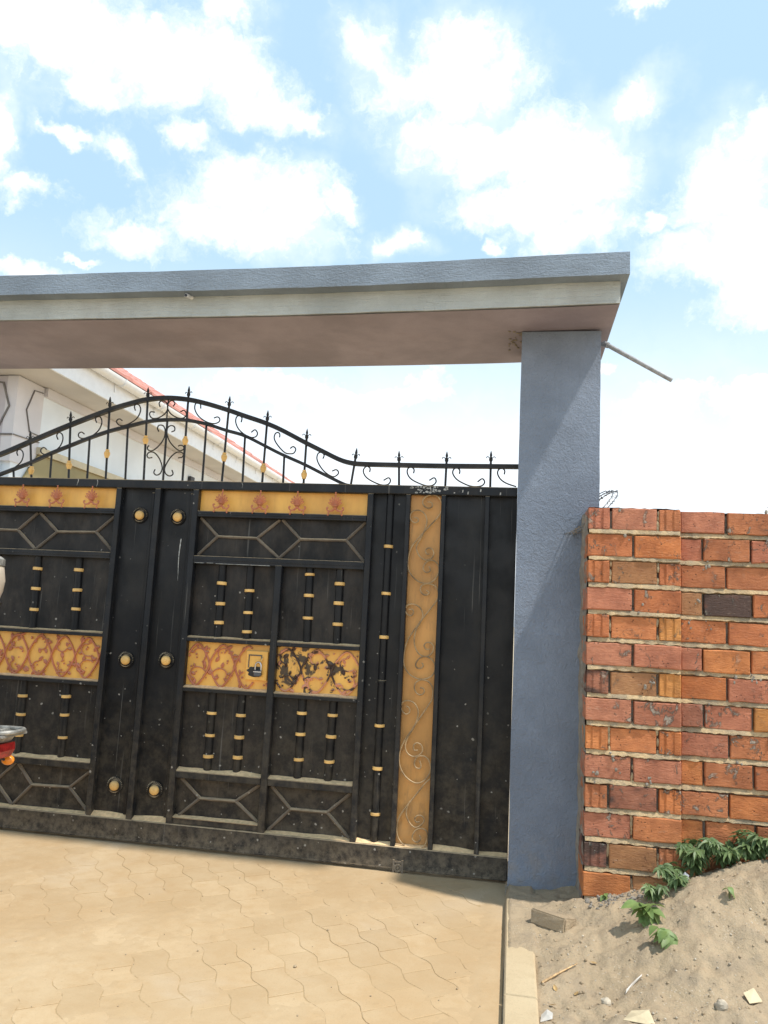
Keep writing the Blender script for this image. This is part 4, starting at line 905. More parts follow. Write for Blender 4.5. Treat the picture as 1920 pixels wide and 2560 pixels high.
b = MB(); vs = [(x, -0.0035, z) for x, z in out]+[(x, 0.0035, z) for x, z in out]; n = len(out); c1 = len(vs); vs += [(0, -0.0075, 0.022), (0, 0.0075, 0.022)]
b.add(vs, [(i, (i+1) % n, c1) for i in range(n)]+[(n+(i+1) % n, n+i, c1+1) for i in range(n)]+[(i, n+i, n+(i+1) % n, (i+1) % n) for i in range(n)])
for s_ in (-1, 1): b.tube(catmull([(s_*0.005, 0, 0.018), (s_*0.012, 0, 0.026), (s_*0.018, 0, 0.030), (s_*0.024, 0, 0.026), (s_*0.0235, 0, 0.020)], 3), [0.0024]*12+[0.0014], 5)
SPEAR = b.mesh('spear_head', M_ARCH)
b = MB(); b.lathe([(0.0075, -0.027), (0.0125, -0.025), (0.0125, -0.020), (0.0150, -0.014), (0.0180, -0.004), (0.0185, 0.0), (0.0165, 0.001), (0.0185, 0.003), (0.0175, 0.008), (0.0140, 0.015), (0.0105, 0.018), (0.0125, 0.021), (0.0115, 0.026), (0.0075, 0.027)], (0, 0, 0), 14); COLLAR = b.mesh('collar', M_RING, True)
YP = 0.026
for xt, zt, xb, zc in ((-3.28, 2.31, -3.25, None), (-3.035, 2.403, -2.998, 2.147), (-2.773, 2.53, -2.744, 2.186), (-2.517, 2.625, -2.495, 2.261), (-2.268, 2.687, -2.244, 2.351), (-2.001, 2.692, -1.993, 2.349), (-1.734, 2.631, -1.742, 2.251), (-1.486, 2.542, -1.490, 2.188),
                       (-1.235, 2.433, -1.236, 2.153), (-0.933, 2.317, -0.952, None), (-0.675, 2.306, -0.668, None), (-0.400, 2.306, -0.402, None), (-0.149, 2.313, -0.148, None), (-3.6, 2.31, -3.6, None), (-3.87, 2.31, -3.87, None), (-4.14, 2.31, -4.14, None), (-4.42, 2.31, -4.42, None)):
    zs = zt-0.066; b = MB(); b.tube([(xb, YP, ZT1-0.004), (xt, YP, zs+0.004)], 0.0068, 8); pk = part(b, 'picket', M_ARCH, None, True)
    o = obj('spear_head', SPEAR, pk, (xt, YP, zs)); o.rotation_euler = (0, math.atan2(xt-xb, zt-ZT1), R.uniform(-.25, .25))
    if zc:
        x = xb+(xt-xb)*(zc-ZT1)/(zs-ZT1); o = obj('collar', COLLAR, pk, (x, YP, zc)); o.rotation_euler = (0, math.atan2(xt-xb, zt-ZT1), R.uniform(0, 3))
for xt, xb in ((-3.13, -3.12), (-2.878, -2.871), (-2.63, -2.619), (-2.382, -2.365), (-2.125, -2.118), (-1.869, -1.866), (-1.618, -1.612), (-1.365, -1.361)):
    zt = zon(L2, xt); b = MB(); b.tube([(xb, YP, ZT1-0.004), (xt, YP, zt)], 0.0066, 8)
    part(b, 'baluster', M_ARCH, None, True)
b = MB(); b.tube([(-2.130, YP, zon(L2, -2.13)), (-2.131, YP, zon(A2, -2.131))], 0.0045, 6); part(b, 'baluster', M_ARCH, None, True)
for c in TOPS:
    b = MB(); pts = [(p_.x, p_.y, p_.z) for p_ in catmull([(q[0], YP, q[1]) for q in c], 4)]; b.tube(pts, 0.0042, 5); part(b, 'top_scroll', M_ARCH, None, True)

# ================================================================== BRICKWORK
def brick_mesh(wd, ht, dp, seed, groove=False):
    rr = random.Random(seed); xs = [0, .28, .33, .66, .71, 1] if groove else [0, .3, .68, 1]; zs = [0, .5, 1]; ch = 0.0035
    nx, nz = len(xs), len(zs); vs = []; fs = []
    skew = rr.uniform(-0.0025, 0.0025)
    for j, z in enumerate(zs):
        for i, x in enumerate(xs):
            e = (i in (0, nx-1)) or (j in (0, nz-1))
            gy = (0.004 if groove and i in (1, 3) else 0.0)
            gx = ch if i == 0 else (-ch if i == nx-1 else 0); gz = ch if j == 0 else (-ch if j == nz-1 else 0)
            vs.append((wd*(x-.5)+gx+rr.uniform(-.0012, .0012), gy+rr.uniform(-.0012, .0012)+skew*(z-.5)*2, ht*(z-.5)+gz+rr.uniform(-.0022, .0022)))
    for j in range(nz-1):
        for i in range(nx-1): a = j*nx+i; fs.append((a, a+1, a+nx+1, a+nx))
    per = [i for i in range(nx)]+[j*nx+nx-1 for j in range(1, nz)]+[(nz-1)*nx+i for i in range(nx-2, -1, -1)]+[j*nx for j in range(nz-2, 0, -1)]
    o1 = len(vs); P = len(per)
    for k in per:
        i, j = k % nx, k//nx
        x = wd*(xs[i]-.5)+(rr.uniform(-.001, .001)); z = ht*(zs[j]-.5)+rr.uniform(-.0032, .0022); vs.append((x, 0.004+rr.uniform(0, .0015), z))
    for q in range(P): fs.append((per[q], o1+q, o1+(q+1) % P, per[(q+1) % P]))
    o2 = len(vs); vs += [(-wd/2, dp, -ht/2), (wd/2, dp, -ht/2), (wd/2, dp, ht/2), (-wd/2, dp, ht/2)]
    cor = [0, nx-1, nx-1+nz-1, 2*(nx-1)+nz-1]
    for s_ in range(4):
        a, c = cor[s_], cor[(s_+1) % 4]; idx = []
        q = a
        while True:
            idx.append(o1+q)
            if q == c: break
            q = (q+1) % P
        fs.append(tuple(idx[::-1]+[o2+s_, o2+(s_+1) % 4][0:2]) if False else tuple([o2+s_]+idx[::1]+[o2+(s_+1) % 4])[::-1])
    fs.append((o2+3, o2+2, o2+1, o2))
    b = MB(); b.add(vs, fs); return b.mesh('brick', M_BRICK)
BMC = {}
def brick(parent, x0, x1, zt, yf, dp, col, burnt=0.15, groove=False, ht=0.104):
    wd = x1-x0; key = (round(wd/0.02), groove, R.randrange(4), round(dp, 2))
    if key not in BMC: BMC[key] = (brick_mesh(wd, 0.104, dp, hash(key) % 1000, groove), wd)
    me, w0 = BMC[key]
    o = obj('brick', me, parent, ((x0+x1)/2, yf+R.uniform(-0.006, 0.005), zt-ht/2+R.uniform(-.003, .003)))
    o.scale = (wd/w0, 1, ht/0.104); o.rotation_euler = (R.uniform(-.018, .018), R.uniform(-.013, .013), R.uniform(-.012, .012))
    o.color = (0.92*col[0]*1.03+0.04, 0.92*col[1]*0.90+0.028, 0.92*col[2]*0.78+0.016, burnt); return o
OR = [(0.56, 0.20, 0.070), (0.52, 0.19, 0.078), (0.60, 0.235, 0.085), (0.50, 0.175, 0.075), (0.58, 0.225, 0.095), (0.47, 0.18, 0.085)]
PK = [(0.50, 0.20, 0.135), (0.46, 0.185, 0.125), (0.52, 0.225, 0.155), (0.45, 0.165, 0.11)]
BR = [(0.42, 0.215, 0.105), (0.44, 0.24, 0.125), (0.46, 0.21, 0.095)]
YE = [(0.55, 0.255, 0.075), (0.52, 0.27, 0.10)]
DK = [(0.30, 0.135, 0.11), (0.34, 0.14, 0.10)]
def pick(pal): return R.choice(pal)
ZT, PITCH_B = 1.929, 0.1302
pier = thing('brick_pier', 'projecting red brick pier touching the right side of the grey gate post', 'brick pier', (0.562, -0.3, 0))
wall = thing('brick_wall', 'red brick boundary wall running right from the brick pier behind the weeds', 'brick wall', (2.2, -0.25, 0))
YPF, YWF = -0.450, -0.405
X0, X1 = 0.349, 0.779
for r in range(16):
    zt = ZT-r*PITCH_B
    pal = PK if r in (0, 5, 7, 9) else OR
    if r % 2 == 0:
        brick(pier, X0, X0+0.101, zt, YPF, 0.27, pick(DK) if r in (6, 12) else pick(pal+PK if r < 9 else OR), 0.62 if r in (6, 12) else 0.18, True)
        brick(pier, X0+0.113, X0+0.320, zt, YPF, 0.10, {2: BR[0], 6: BR[1], 10: DK[1], 12: BR[0]}.get(r, pick(pal)), 0.5 if r == 10 else 0.2)
        brick(pier, X0+0.332, X1, zt, YPF, 0.21, YE[0] if r in (4, 6) else pick(OR), 0.15, True)
    else:
        brick(pier, X0-0.002, X0+0.206, zt, YPF, 0.27, PK[2] if r in (5, 7, 9) else pick(OR+PK), 0.1)
        brick(pier, X0+0.219, X1, zt, YPF, 0.10, BR[1] if r == 13 else pick(OR+PK[:2]), 0.22)
    for k in range(1):  # return bricks on the hidden right side of the pier
        pass
    # wall
    x = X1+0.008; first = True
    if r % 2 == 1: seq = 0.094
    else: seq = 0.203
    while x < 4.2:
        x1 = x+(seq if first else 0.205)+R.uniform(-.003, .003); first = False
        idx = (r, round((x-X1)/0.21))
        col, bu = pick(OR+OR+PK[:2]+BR[2:]+YE[:1]), R.choice((0.1, 0.15, 0.22, 0.3, 0.42))
        if idx == (3, 0): col, bu = BR[1], 0.05
        if r == 3 and 0.85 < x < 0.95: col, bu = DK[0], 0.75
        if r == 7 and x < 0.8: col, bu = DK[1], 0.25
        if r == 7 and 1.07 < x < 1.2: col, bu = YE[0], 0.42
        if r == 12 and x < 0.8: col, bu = BR[0], 0.1
        if r in (0, 1) and bu < .3: col = PK[1] if r == 0 else PK[3]
        if r == 12 and x > 0.8: col, bu = OR[3], 0.1
        brick(wall, x, x1, zt-0.004+0.003*noise.noise(Vector((x*1.5, r*.7, 1))), YWF, 0.10, col, bu)
        x = x1+R.uniform(0.008, 0.015)
# mortar: solid core set back so the open upright joints stay deep, and rough bed joints squeezed forward
def core(parent, x0, x1, y0, y1, z0, z1):
    b = MB(); b.box(x0, x1, y0, y1, z0, z1); o = b.build('mortar_core', M_SMEAR, parent)
core(pier, X0+0.012, X1-0.006, YPF+0.028, -0.155, -0.15, ZT-0.012)
core(wall, X1-0.004, 4.2, YWF+0.026, YWF+0.20, -0.15, ZT-0.018)
def bed(parent, x0, x1, yf, zs, seed, step=0.009):
    b = MB()
    for q, zt in enumerate(zs):
        n = int((x1-x0)/step); vs = []; fs = []; m = 5
        for i in range(n+1):
            x = x0+(x1-x0)*i/n
            n1 = 1.25*noise.noise(Vector((x*9, q*5.1, seed))); n2 = 1.3*noise.noise(Vector((x*38, q*3.3, seed+4)))
            dep = 0.009+0.006*n1+0.006*n2          # recess behind the brick face
            lip = -0.004-0.006*max(0, n2)
            za, zb = zt-0.030, zt+0.003
            vs += [(x, yf+0.034, zb+0.004), (x, yf+dep+0.010, zb+0.002+0.002*n2), (x, yf+dep*0.6+lip*0.2, zt-0.006+0.004*n1), (x, yf+max(-0.001, dep-0.008)+lip*0.5, za+0.007+0.005*n2), (x, yf+0.034, za-0.004)]
        for i in range(n):
            for k in range(m-1): a = i*m+k; fs.append((a, a+m, a+m+1, a+1))
        b.add(vs, fs)
    o = b.build('bed_joint', M_MORTAR, parent, True); return o
ZJ = [ZT-0.1015-r*PITCH_B+0.000 for r in range(15)]
bed(pier, X0+0.004, X1-0.003, YPF, ZJ, 1.0)
bed(wall, X1+0.001, 4.2, YWF, [z-0.004 for z in ZJ], 7.0, 0.011)
# mortar plugs in some upright joints and dropped cement lumps on faces
def lumps(parent, n, x0, x1, yf, seed, mat, name):
    rr = random.Random(seed); b = MB()
    for k in range(n):
        r = rr.randrange(0, 10); x = rr.uniform(x0, x1); z = ZT-r*PITCH_B-rr.choice((rr.uniform(0, 0.03), rr.uniform(0, 0.1)))
        for q in range(rr.randrange(2, 6)):
            b.ball((x+rr.gauss(0, .008), yf-0.001, z+rr.gauss(0, .014)), rr.uniform(.003, .008), 6, 4, 1, .7, rr.uniform(.8, 1.8))
    o = b.build(name, mat, parent, True); return o
lumps(pier, 9, X0+0.02, X1-.02, YPF, 3, M_SMEAR, 'cement_splash'); lumps(wall, 42, X1+0.02, 2.6, YWF, 5, M_SMEAR, 'cement_splash')
def plugs(parent, xs_r, yf, seed):
    rr = random.Random(seed); b = MB()
    for r, x in xs_r:
        zt = ZT-r*PITCH_B
        for q in range(5): b.ball((x+rr.uniform(-.003, .003), yf+0.012, zt-rr.uniform(0.005, .10)), rr.uniform(.007, .012), 6, 4, .8, .8, 1.7)
    tag(b.build('joint_filling', M_MORTAR, parent, True), kind='stuff')
plugs(pier, [(r, X0+(0.107 if r % 2 == 0 else 0.2125)) for r in (2, 4, 8, 9, 11, 12, 13)]+[(r, X0+0.326) for r in (0, 2, 4, 8, 12)], YPF, 11)
# rough capping of mortar on top course
def cap(parent, x0, x1, yf, z, seed):
    def f(x, y): return z+0.004+0.006*noise.noise(Vector((x*18, y*18, seed)))+0.004*noise.noise(Vector((x*50, y*50, seed)))
    obj('top_mortar', grid_mesh('top_mortar', x0, x1, yf+0.012, yf+0.2, int((x1-x0)/0.02), 8, f, M_SMEAR), parent)
cap(pier, X0+0.003, X1-0.003, YPF, ZT-0.002, 2); cap(wall, X1, 4.2, YWF, ZT-0.008, 4)
# smeared plaster between pier and post
b = MB(); vs = []; fs = []; ny, nz = 10, 90
for k in range(nz+1):
    z = 0.0+(ZT-0.004)*k/nz
    for j in range(ny+1):
        y = -0.432+0.285*j/ny; q = Vector((1.0, y*12, z*12)); n1 = noise.noise(q); n2 = noise.noise(q*3.5)
        x = X0-0.002-0.006*n1-0.004*n2-0.018*max(0, (j/ny-0.55))**1.2*(1+n1)-0.012*max(0, (0.10-z)/0.1)*(j/ny)
        if n1+0.6*n2 > 0.22 and j < 8: x = X0+0.006
        vs.append((x, y, z))
for k in range(nz):
    for j in range(ny): a = k*(ny+1)+j; fs.append((a, a+1, a+ny+2, a+ny+1))
b.add(vs, fs); b.build('side_plaster', M_SMEAR, pier)

# razor wire coil behind the post
rw = thing('razor_wire', 'coil of razor wire on the wall behind the grey gate post', 'razor wire', (0.46, -0.18, 1.93))
b = MB(); bb = MB(); P = []
for i in range(150):
    t = i/149; a = 2*math.pi*2.6*t+0.4; P.append(Vector((0.36+0.06*t+0.125*math.cos(a), -0.10+0.13*math.sin(a), 1.955+0.125*math.sin(a+1.1))))
b.tube(P, 0.0026, 5); b.build('wire', M_BARB, rw, True)
for i in range(2, 148, 3):
    t = (P[i+1]-P[i-1]).normalized(); n1 = t.orthogonal().normalized(); a = R.uniform(0, 6); n1 = n1*math.cos(a)+t.cross(n1)*math.sin(a); c = P[i]; n2 = t.cross(n1)
    vs = [c+t*.014+n1*.010, c+t*.003+n1*.0035, c-t*.003+n1*.0035, c-t*.014+n1*.010, c-t*.014-n1*.010, c-t*.003-n1*.0035, c+t*.003-n1*.0035, c+t*.014-n1*.010]
    bb.add([v+n2*.0006 for v in vs]+[v-n2*.0006 for v in vs], [tuple(range(8)), tuple(range(15, 7, -1))]+[(k, 8+k, 8+(k+1) % 8, (k+1) % 8) for k in range(8)])
bb.build('barbs', M_BARB, rw)

# ================================================================== PLANTS
def leaf_shape(l, wd, fold, droop, seg=5, tip=1.0):
    """a single pointed leaf along +x, folded on the midrib and drooping"""
    vs = []; fs = []
    for i in range(seg+1):
        t = i/seg; x = l*t; z = -droop*l*t*t; hw = wd*(math.sin(math.pi*min(1, t**0.8))*0.98+0.02)*(1 if t < 1 else 0.02)
        vs += [(x, -hw, z+fold*hw), (x, 0, z), (x, hw, z+fold*hw)]
    for i in range(seg):
        for k in range(2): a = i*3+k; fs.append((a, a+1, a+4, a+3))
    return vs, fs
def palm_leaf(seed):
    rr = random.Random(seed); b = MB(); n = rr.choice((5, 5, 6))
    for k in range(n):
        a = rad(-72+144*k/(n-1))+rr.uniform(-.1, .1); l = (0.058-0.018*abs(k-(n-1)/2)/((n-1)/2))*rr.uniform(.9, 1.1)
        vs, fs = leaf_shape(l, 0.0085, 0.5, rr.uniform(.2, .5), 4)
        b.add([(x*math.cos(a)-y*math.sin(a), x*math.sin(a)+y*math.cos(a), z) for x, y, z in vs], fs)
    return b.mesh('leaf', M_LEAF, True)
PALM = [palm_leaf(s) for s in range(5)]
def broad_leaf(seed, l=0.07, w_=0.023):
    rr = random.Random(seed); b = MB(); b.add(*leaf_shape(l, w_, 0.25, rr.uniform(.25, .7), 6)); return b.mesh('leaf', M_LEAF2, True)
BROAD = [broad_leaf(s) for s in range(4)]
def weed(x, y, h, nst, spread, label, seed, meshes=PALM, sc=1.0, per=4, group=None, name='weed_plant'):
    rr = random.Random(seed); z0 = soil(x, y)-0.005
    p = thing(name, label, 'weed', (x, y, z0), group)
    for k in range(nst):
        a = 2*math.pi*(k+rr.random())/nst; lean = rr.uniform(.3, 1.0)*spread; hh = h*rr.uniform(.65, 1.1)
        top = Vector((x+math.cos(a)*lean, y+math.sin(a)*lean*0.8-0.01, z0+hh)); mid = Vector((x+math.cos(a)*lean*.35, y+math.sin(a)*lean*.3, z0+hh*.6))
        b = MB(); pts = catmull([(x, y, z0), mid, top], 4); b.tube(pts, [0.0028-0.0018*i/(len(pts)-1) for i in range(len(pts))], 5); b.build('stem', M_STEM, p, True)
        for q in range(per):
            t = 0.35+0.65*(q+1)/per; i = min(len(pts)-1, int(t*(len(pts)-1))); c = pts[i]; az = a+rr.uniform(-1.9, 1.9)
            if rr.random() < .5: az = -math.pi/2+rr.uniform(-1.2, 1.2)
            o = obj('leaf', rr.choice(meshes), p, c); s_ = sc*rr.uniform(.7, 1.15); o.scale = (s_, s_, s_); o.rotation_euler = (rr.uniform(-.4, .4), rr.uniform(-.15, .55), az)
    return p
weed(0.835, -0.480, 0.17, 8, 0.085, 'bushy green weed in the corner beside the brick pier, tallest against the wall', 1, per=7, sc=1.05)
weed(0.95, -0.485, 0.125, 8, 0.095, 'green palmate weed by the wall foot, second from the pier', 2, per=7, sc=1.1)
weed(1.06, -0.49, 0.115, 8, 0.095, 'dark green weed by the wall foot, third from the pier, below a brown brick', 3, per=7, sc=1.1)
weed(1.16, -0.52, 0.095, 8, 0.095, 'dark green weed hugging the wall foot near the right edge', 4, per=7, sc=1.15)
weed(1.27, -0.54, 0.09, 8, 0.10, 'dark green weed at the far right edge behind the sand heap', 5, per=7, sc=1.15)
weed(1.42, -0.52, 0.10, 6, 0.09, 'green weed beyond the right edge along the wall foot', 16, per=5)
weed(0.715, -0.575, 0.10, 6, 0.065, 'small palmate weed standing at the right corner of the pier foot', 6, per=6)
weed(0.62, -0.66, 0.065, 5, 0.06, 'low greyish weed between the pier foot and the broad leaved plant', 7, per=5, sc=.9)
# broad leaved plant in front
weed(0.565, -0.80, 0.105, 3, 0.030, 'bright green broad leaved plant with upright leaves below the pier', 8, BROAD, 1.0, 6, None, 'broad_leaf_plant')
weed(0.615, -0.965, 0.065, 3, 0.045, 'low bright green broad leaved plant nearest the camera on the sand', 9, BROAD, 0.85, 6, None, 'broad_leaf_plant')
weed(0.894, -0.79, 0.045, 2, 0.012, 'tiny lone seedling on the slope of the sand heap', 10, BROAD, 0.42, 4, None, 'seedling')
weed(0.442, -0.500, 0.03, 2, 0.012, 'tiny light green sprout at the pier foot', 11, BROAD, 0.45, 3, None, 'seedling')

# ================================================================== DEBRIS on the soil
def lumpy(c, sx, sy, sz, seed, mat, name, label, cat, group=None):
    rr = random.Random(seed); b = MB(); b.ball((0, 0, 0), 1, 9, 6)
    vs = []
    for v in b.v:
        q = Vector(v); k = 1+0.28*noise.noise(q*1.4+Vector((seed, 0, 0))); vs.append((c[0]+q.x*sx*k, c[1]+q.y*sy*k, c[2]+q.z*sz*k))
    b.v = vs; o = b.build(name, mat, None, False, org=c); tag(o, label, cat, group); return o
def on(x, y, dz=0.0): return (x, y, soil(x, y)+dz)
# broken brick, tipped in the sand
b = MB(); vs = []
Lx, Ly, Lz = 0.094, 0.042, 0.030
for k, (x, y, z) in enumerate([(-1, -1, -1), (1, -1, -1), (1, 1, -1), (-1, 1, -1), (-1, -1, 1), (1, -1, 1), (1, 1, 1), (-1, 1, 1)]): vs.append(Vector((x*Lx, y*Ly, z*Lz)))
b.add(vs, [(3, 2, 1, 0), (4, 5, 6, 7), (0, 1, 5, 4), (1, 2, 6, 5), (2, 3, 7, 6), (3, 0, 4, 7)])
bb_me = b.mesh('broken_brick', M_SOIL)
import bmesh
bm = bmesh.new(); bm.from_mesh(bb_me); bmesh.ops.bevel(bm, geom=bm.edges[:], offset=0.006, segments=2, affect='EDGES'); bmesh.ops.subdivide_edges(bm, edges=bm.edges[:], cuts=2, use_grid_fill=True)
for v in bm.verts: v.co += Vector((noise.noise(v.co*40), noise.noise(v.co*40+Vector((5, 0, 0))), noise.noise(v.co*40+Vector((0, 5, 0)))))*0.004
bm.to_mesh(bb_me); bm.free()
o = obj('broken_brick', bb_me, None, (0.205, -0.655, soil(0.205, -0.655)+0.012)); o.rotation_euler = (rad(-10), rad(-4), rad(-42)); tag(o, 'sand covered broken brick lying tilted in front of the post foot', 'brick')
lumpy(on(0.356, -1.28, .008), .020, .016, .013, 3, M_STONE, 'stone', 'pale stone beside the plastic strip in the middle of the soil', 'stone')
lumpy(on(0.735, -1.30, .010), .022, .020, .018, 8, M_STONE, 'stone', 'rounded grey stone low on the sand heap near the right', 'stone')
P = [on(0.140, -1.158, .006), on(0.205, -1.098, .008), on(0.276, -1.035, .010)]
b = MB(); b.tube(P, [0.005, 0.0042, 0.002], 5); o = b.build('stick', M_WOOD, None, org=P[0]); tag(o, 'thin pale wooden stick lying on the soil beside the kerb', 'stick')
def scrap(pts, mat, name, label, cat, th=0.0015):
    c = Vector((0, 0, 0))
    for p_ in pts: c += Vector(p_)
    c /= len(pts); n = len(pts); b = MB(); vs = [Vector(p_) for p_ in pts]+[c+Vector((0, 0, 0.005))]; vs += [v-Vector((0, 0, th)) for v in vs]
    b.add(vs, [(i, (i+1) % n, n) for i in range(n)]+[(n+1+(i+1) % n, n+1+i, 2*n+1) for i in range(n)]+[(i, n+1+i, n+1+(i+1) % n, (i+1) % n) for i in range(n)])
    o = b.build(name, mat, None, org=tuple(c)); tag(o, label, cat)
scrap([on(0.125, -1.425, .004), on(0.165, -1.432, .008), on(0.168, -1.40, .014), on(0.15, -1.375, .016), on(0.13, -1.385, .01)], M_PAPER, 'paper_scrap', 'crumpled white paper scrap beside the kerb at the bottom edge', 'paper')
scrap([on(0.395, -1.425, .004), on(0.50, -1.42, .004), on(0.485, -1.375, .02), on(0.43, -1.365, .022)], M_CREAMP, 'cardboard_scrap', 'cream cardboard scrap at the bottom edge of the picture', 'cardboard')
scrap([on(0.835, -1.262, .006), on(0.885, -1.235, .006), on(0.865, -1.205, .014), on(0.825, -1.225, .014)], M_CREAMP, 'wood_chip', 'flat cream chip low on the right side of the sand heap', 'chip')
scrap([on(0.435, -1.190, .004), on(0.468, -1.150, .007), on(0.500, -1.125, .006), on(0.503, -1.118, .009), on(0.466, -1.142, .011), on(0.440, -1.176, .008)], M_PAPER, 'plastic_strip', 'thin white plastic strip lying on the soil', 'plastic strip')
scrap([on(0.745, -0.60, .004), on(0.772, -0.605, .006), on(0.782, -0.585, .026), on(0.766, -0.575, .048), on(0.752, -0.582, .03)], M_FILM, 'plastic_scrap', 'clear crumpled plastic scrap caught among the weeds by the pier', 'plastic')
for x, y, lab in ((0.255, -1.205, 'small dry orange leaf scrap on the soil between the stick and the stone'), (0.19, -1.20, 'small dry orange leaf scrap on the soil just below the stick'), (0.33, -0.98, 'small dry orange leaf scrap on the soil above the stick'), (0.16, -1.30, 'small dry orange leaf scrap close to the kerb above the white paper')):
    o = obj('dry_leaf', (BROAD if False else [MB().add(*leaf_shape(0.03, 0.008, .3, -.25, 4)).mesh('dry_leaf', M_DRY)])[0], None, on(x, y, .004)); o.rotation_euler = (R.uniform(-.3, .3), R.uniform(-.2, .2), R.uniform(0, 6)); tag(o, lab, 'leaf', 'dry leaf scraps')
o = obj('dry_leaf', MB().add(*leaf_shape(0.05, 0.012, .3, -.25, 4)).mesh('dry_leaf', M_DRY), None, (-2.52, -1.05, 0.003)); o.rotation_euler = (0, 0, .2); tag(o, 'dry yellow leaf on the dusty pavers at the left', 'leaf')
# small gravel and clods
def scatter(name, n, xr, yr, sr, mat, f, label, seed, keep=None):
    rr = random.Random(seed); b = MB()
    for k in range(n):
        x, y = rr.uniform(*xr), rr.uniform(*yr)
        if keep and not keep(x, y): continue
        s_ = rr.uniform(*sr)**1.0*rr.choice((1, 1, 1, 1.8)); c = Vector((x, y, f(x, y)+s_*.3)); o = len(b.v); b.ball((0, 0, 0), 1, 6, 4)
        for i in range(o, len(b.v)):
            q = Vector(b.v[i]); kk = 1+.35*noise.noise(q*1.5+Vector((k, k*.3, 0))); b.v[i] = (c.x+q.x*s_*kk, c.y+q.y*s_*kk, c.z+q.z*s_*.75*kk)
    o = b.build(name, mat); tag(o, label, 'gravel', kind='stuff')
scatter('gravel', 950, (0.13, 1.5), (-1.75, -0.45), (0.0009, 0.0030), M_STONE, soil, 'small pale stones strewn over the sandy soil', 21)
scatter('soil_clods', 700, (0.13, 1.5), (-1.75, -0.45), (0.0014, 0.0045), M_SOIL, soil, 'crumbs and clods of soil on the heap', 22)
scatter('driveway_grit', 60, (-3.0, -0.05), (-1.8, -0.1), (0.0015, 0.004), M_SOIL, lambda x, y: 0.001, 'dark grit scattered on the driveway', 23)
scatter('corner_rubble', 140, (0.36, 0.62), (-0.62, -0.46), (0.002, 0.008), M_SMEAR, soil, 'crumbled mortar at the pier foot', 24)

# ================================================================== MOTORCYCLE and RIDER at the left edge
mc = thing('motorcycle', 'motorcycle with grey rear rack and red tail light entering at the left edge', 'motorcycle', (-2.95, -1.2, 0))
Y = -1.2
def wheel(x, rad_):
    b = MB(); pts = [(x+rad_*math.cos(2*math.pi*k/28), Y, rad_+0.005+rad_*math.sin(2*math.pi*k/28)) for k in range(28)]
    wl = MB().lathe([(0.03, -0.05), (0.035, 0), (0.03, 0.05)], (x, Y, rad_), 12, 'y').build('wheel', M_BIKEG, mc, True)
    b.tube([(x+(rad_-.04)*math.cos(2*math.pi*k/28), Y, rad_+(rad_-.04)*math.sin(2*math.pi*k/28)) for k in range(28)], 0.042, 8, True); b.build('tyre', M_RUB, wl, True)
    b = MB(); b.tube([(x+(rad_-.085)*math.cos(2*math.pi*k/28), Y, rad_+(rad_-.085)*math.sin(2*math.pi*k/28)) for k in range(28)], 0.012, 6, True)
    for k in range(18): a = 2*math.pi*k/18; b.tube([(x+.03*math.cos(a), Y+(.03 if k % 2 else -.03), rad_+.03*math.sin(a)), (x+(rad_-.085)*math.cos(a+.2), Y, rad_+(rad_-.085)*math.sin(a+.2))], 0.002, 4)
    b.build('rim', M_BIKEG, wl, True)
wheel(-2.60, 0.30); wheel(-3.83, 0.30)
b = MB(); b.tube(catmull([(-2.34, Y, 0.66), (-2.55, Y, 0.70), (-2.85, Y, 0.62), (-3.3, Y, 0.62), (-3.55, Y, 0.86)], 4), 0.02, 8); b.tube([(-2.85, Y, 0.62), (-2.95, Y, 0.30), (-3.3, Y, 0.25), (-3.5, Y, 0.75)], 0.02, 8)
for s_ in (-1, 1): b.tube([(-2.60, Y+s_*.07, 0.30), (-2.95, Y+s_*.06, 0.33)], 0.018, 6); b.tube([(-2.62, Y+s_*.09, 0.34), (-2.68, Y+s_*.09, 0.66)], 0.022, 8)
b.build('frame', M_BIKEB, mc, True)
b = MB()
for s_ in (-1, 1): b.tube([(-3.83, Y+s_*.08, 0.30), (-3.56, Y+s_*.08, 0.98)], 0.022, 8)
b.build('fork', M_BIKEG, mc, True)
b = MB(); b.box(-3.35, -3.02, Y-.11, Y+.11, 0.26, 0.52, .03); b.build('engine', M_BIKEG, mc)
b = MB(); b.ball((-3.28, Y, 0.80), 1, 14, 9, 0.26, 0.13, 0.12); b.build('fuel_tank', M_BIKER, mc, True)
b = MB(); b.ball((-2.76, Y, 0.765), 1, 14, 8, 0.36, 0.125, 0.055); b.build('seat', M_BIKEB, mc, True)
b = MB(); b.tube(catmull([(-3.5, Y-.34, 1.02), (-3.56, Y-.2, 1.08), (-3.58, Y, 1.0), (-3.56, Y+.2, 1.08), (-3.5, Y+.34, 1.02)], 5), 0.012, 8); b.build('handlebar', M_BIKEG, mc, True)
b = MB(); b.lathe([(0.02, 0.10), (0.07, 0.06), (0.085, 0), (0.08, -0.01)], (-3.72, Y, 0.92), 14, 'x'); b.build('headlight', M_CHROME, mc, True)
b = MB(); b.tube([(-3.2, Y-.14, 0.25), (-2.9, Y-.16, 0.22), (-2.45, Y-.17, 0.33)], [0.02, 0.035, 0.042], 10); b.build('exhaust', M_CHROME, mc, True)
def arc(x, r_, a0, a1, z=0.3): return [(x+r_*math.cos(rad(a0+(a1-a0)*k/12)), Y, z+r_*math.sin(rad(a0+(a1-a0)*k/12))) for k in range(13)]
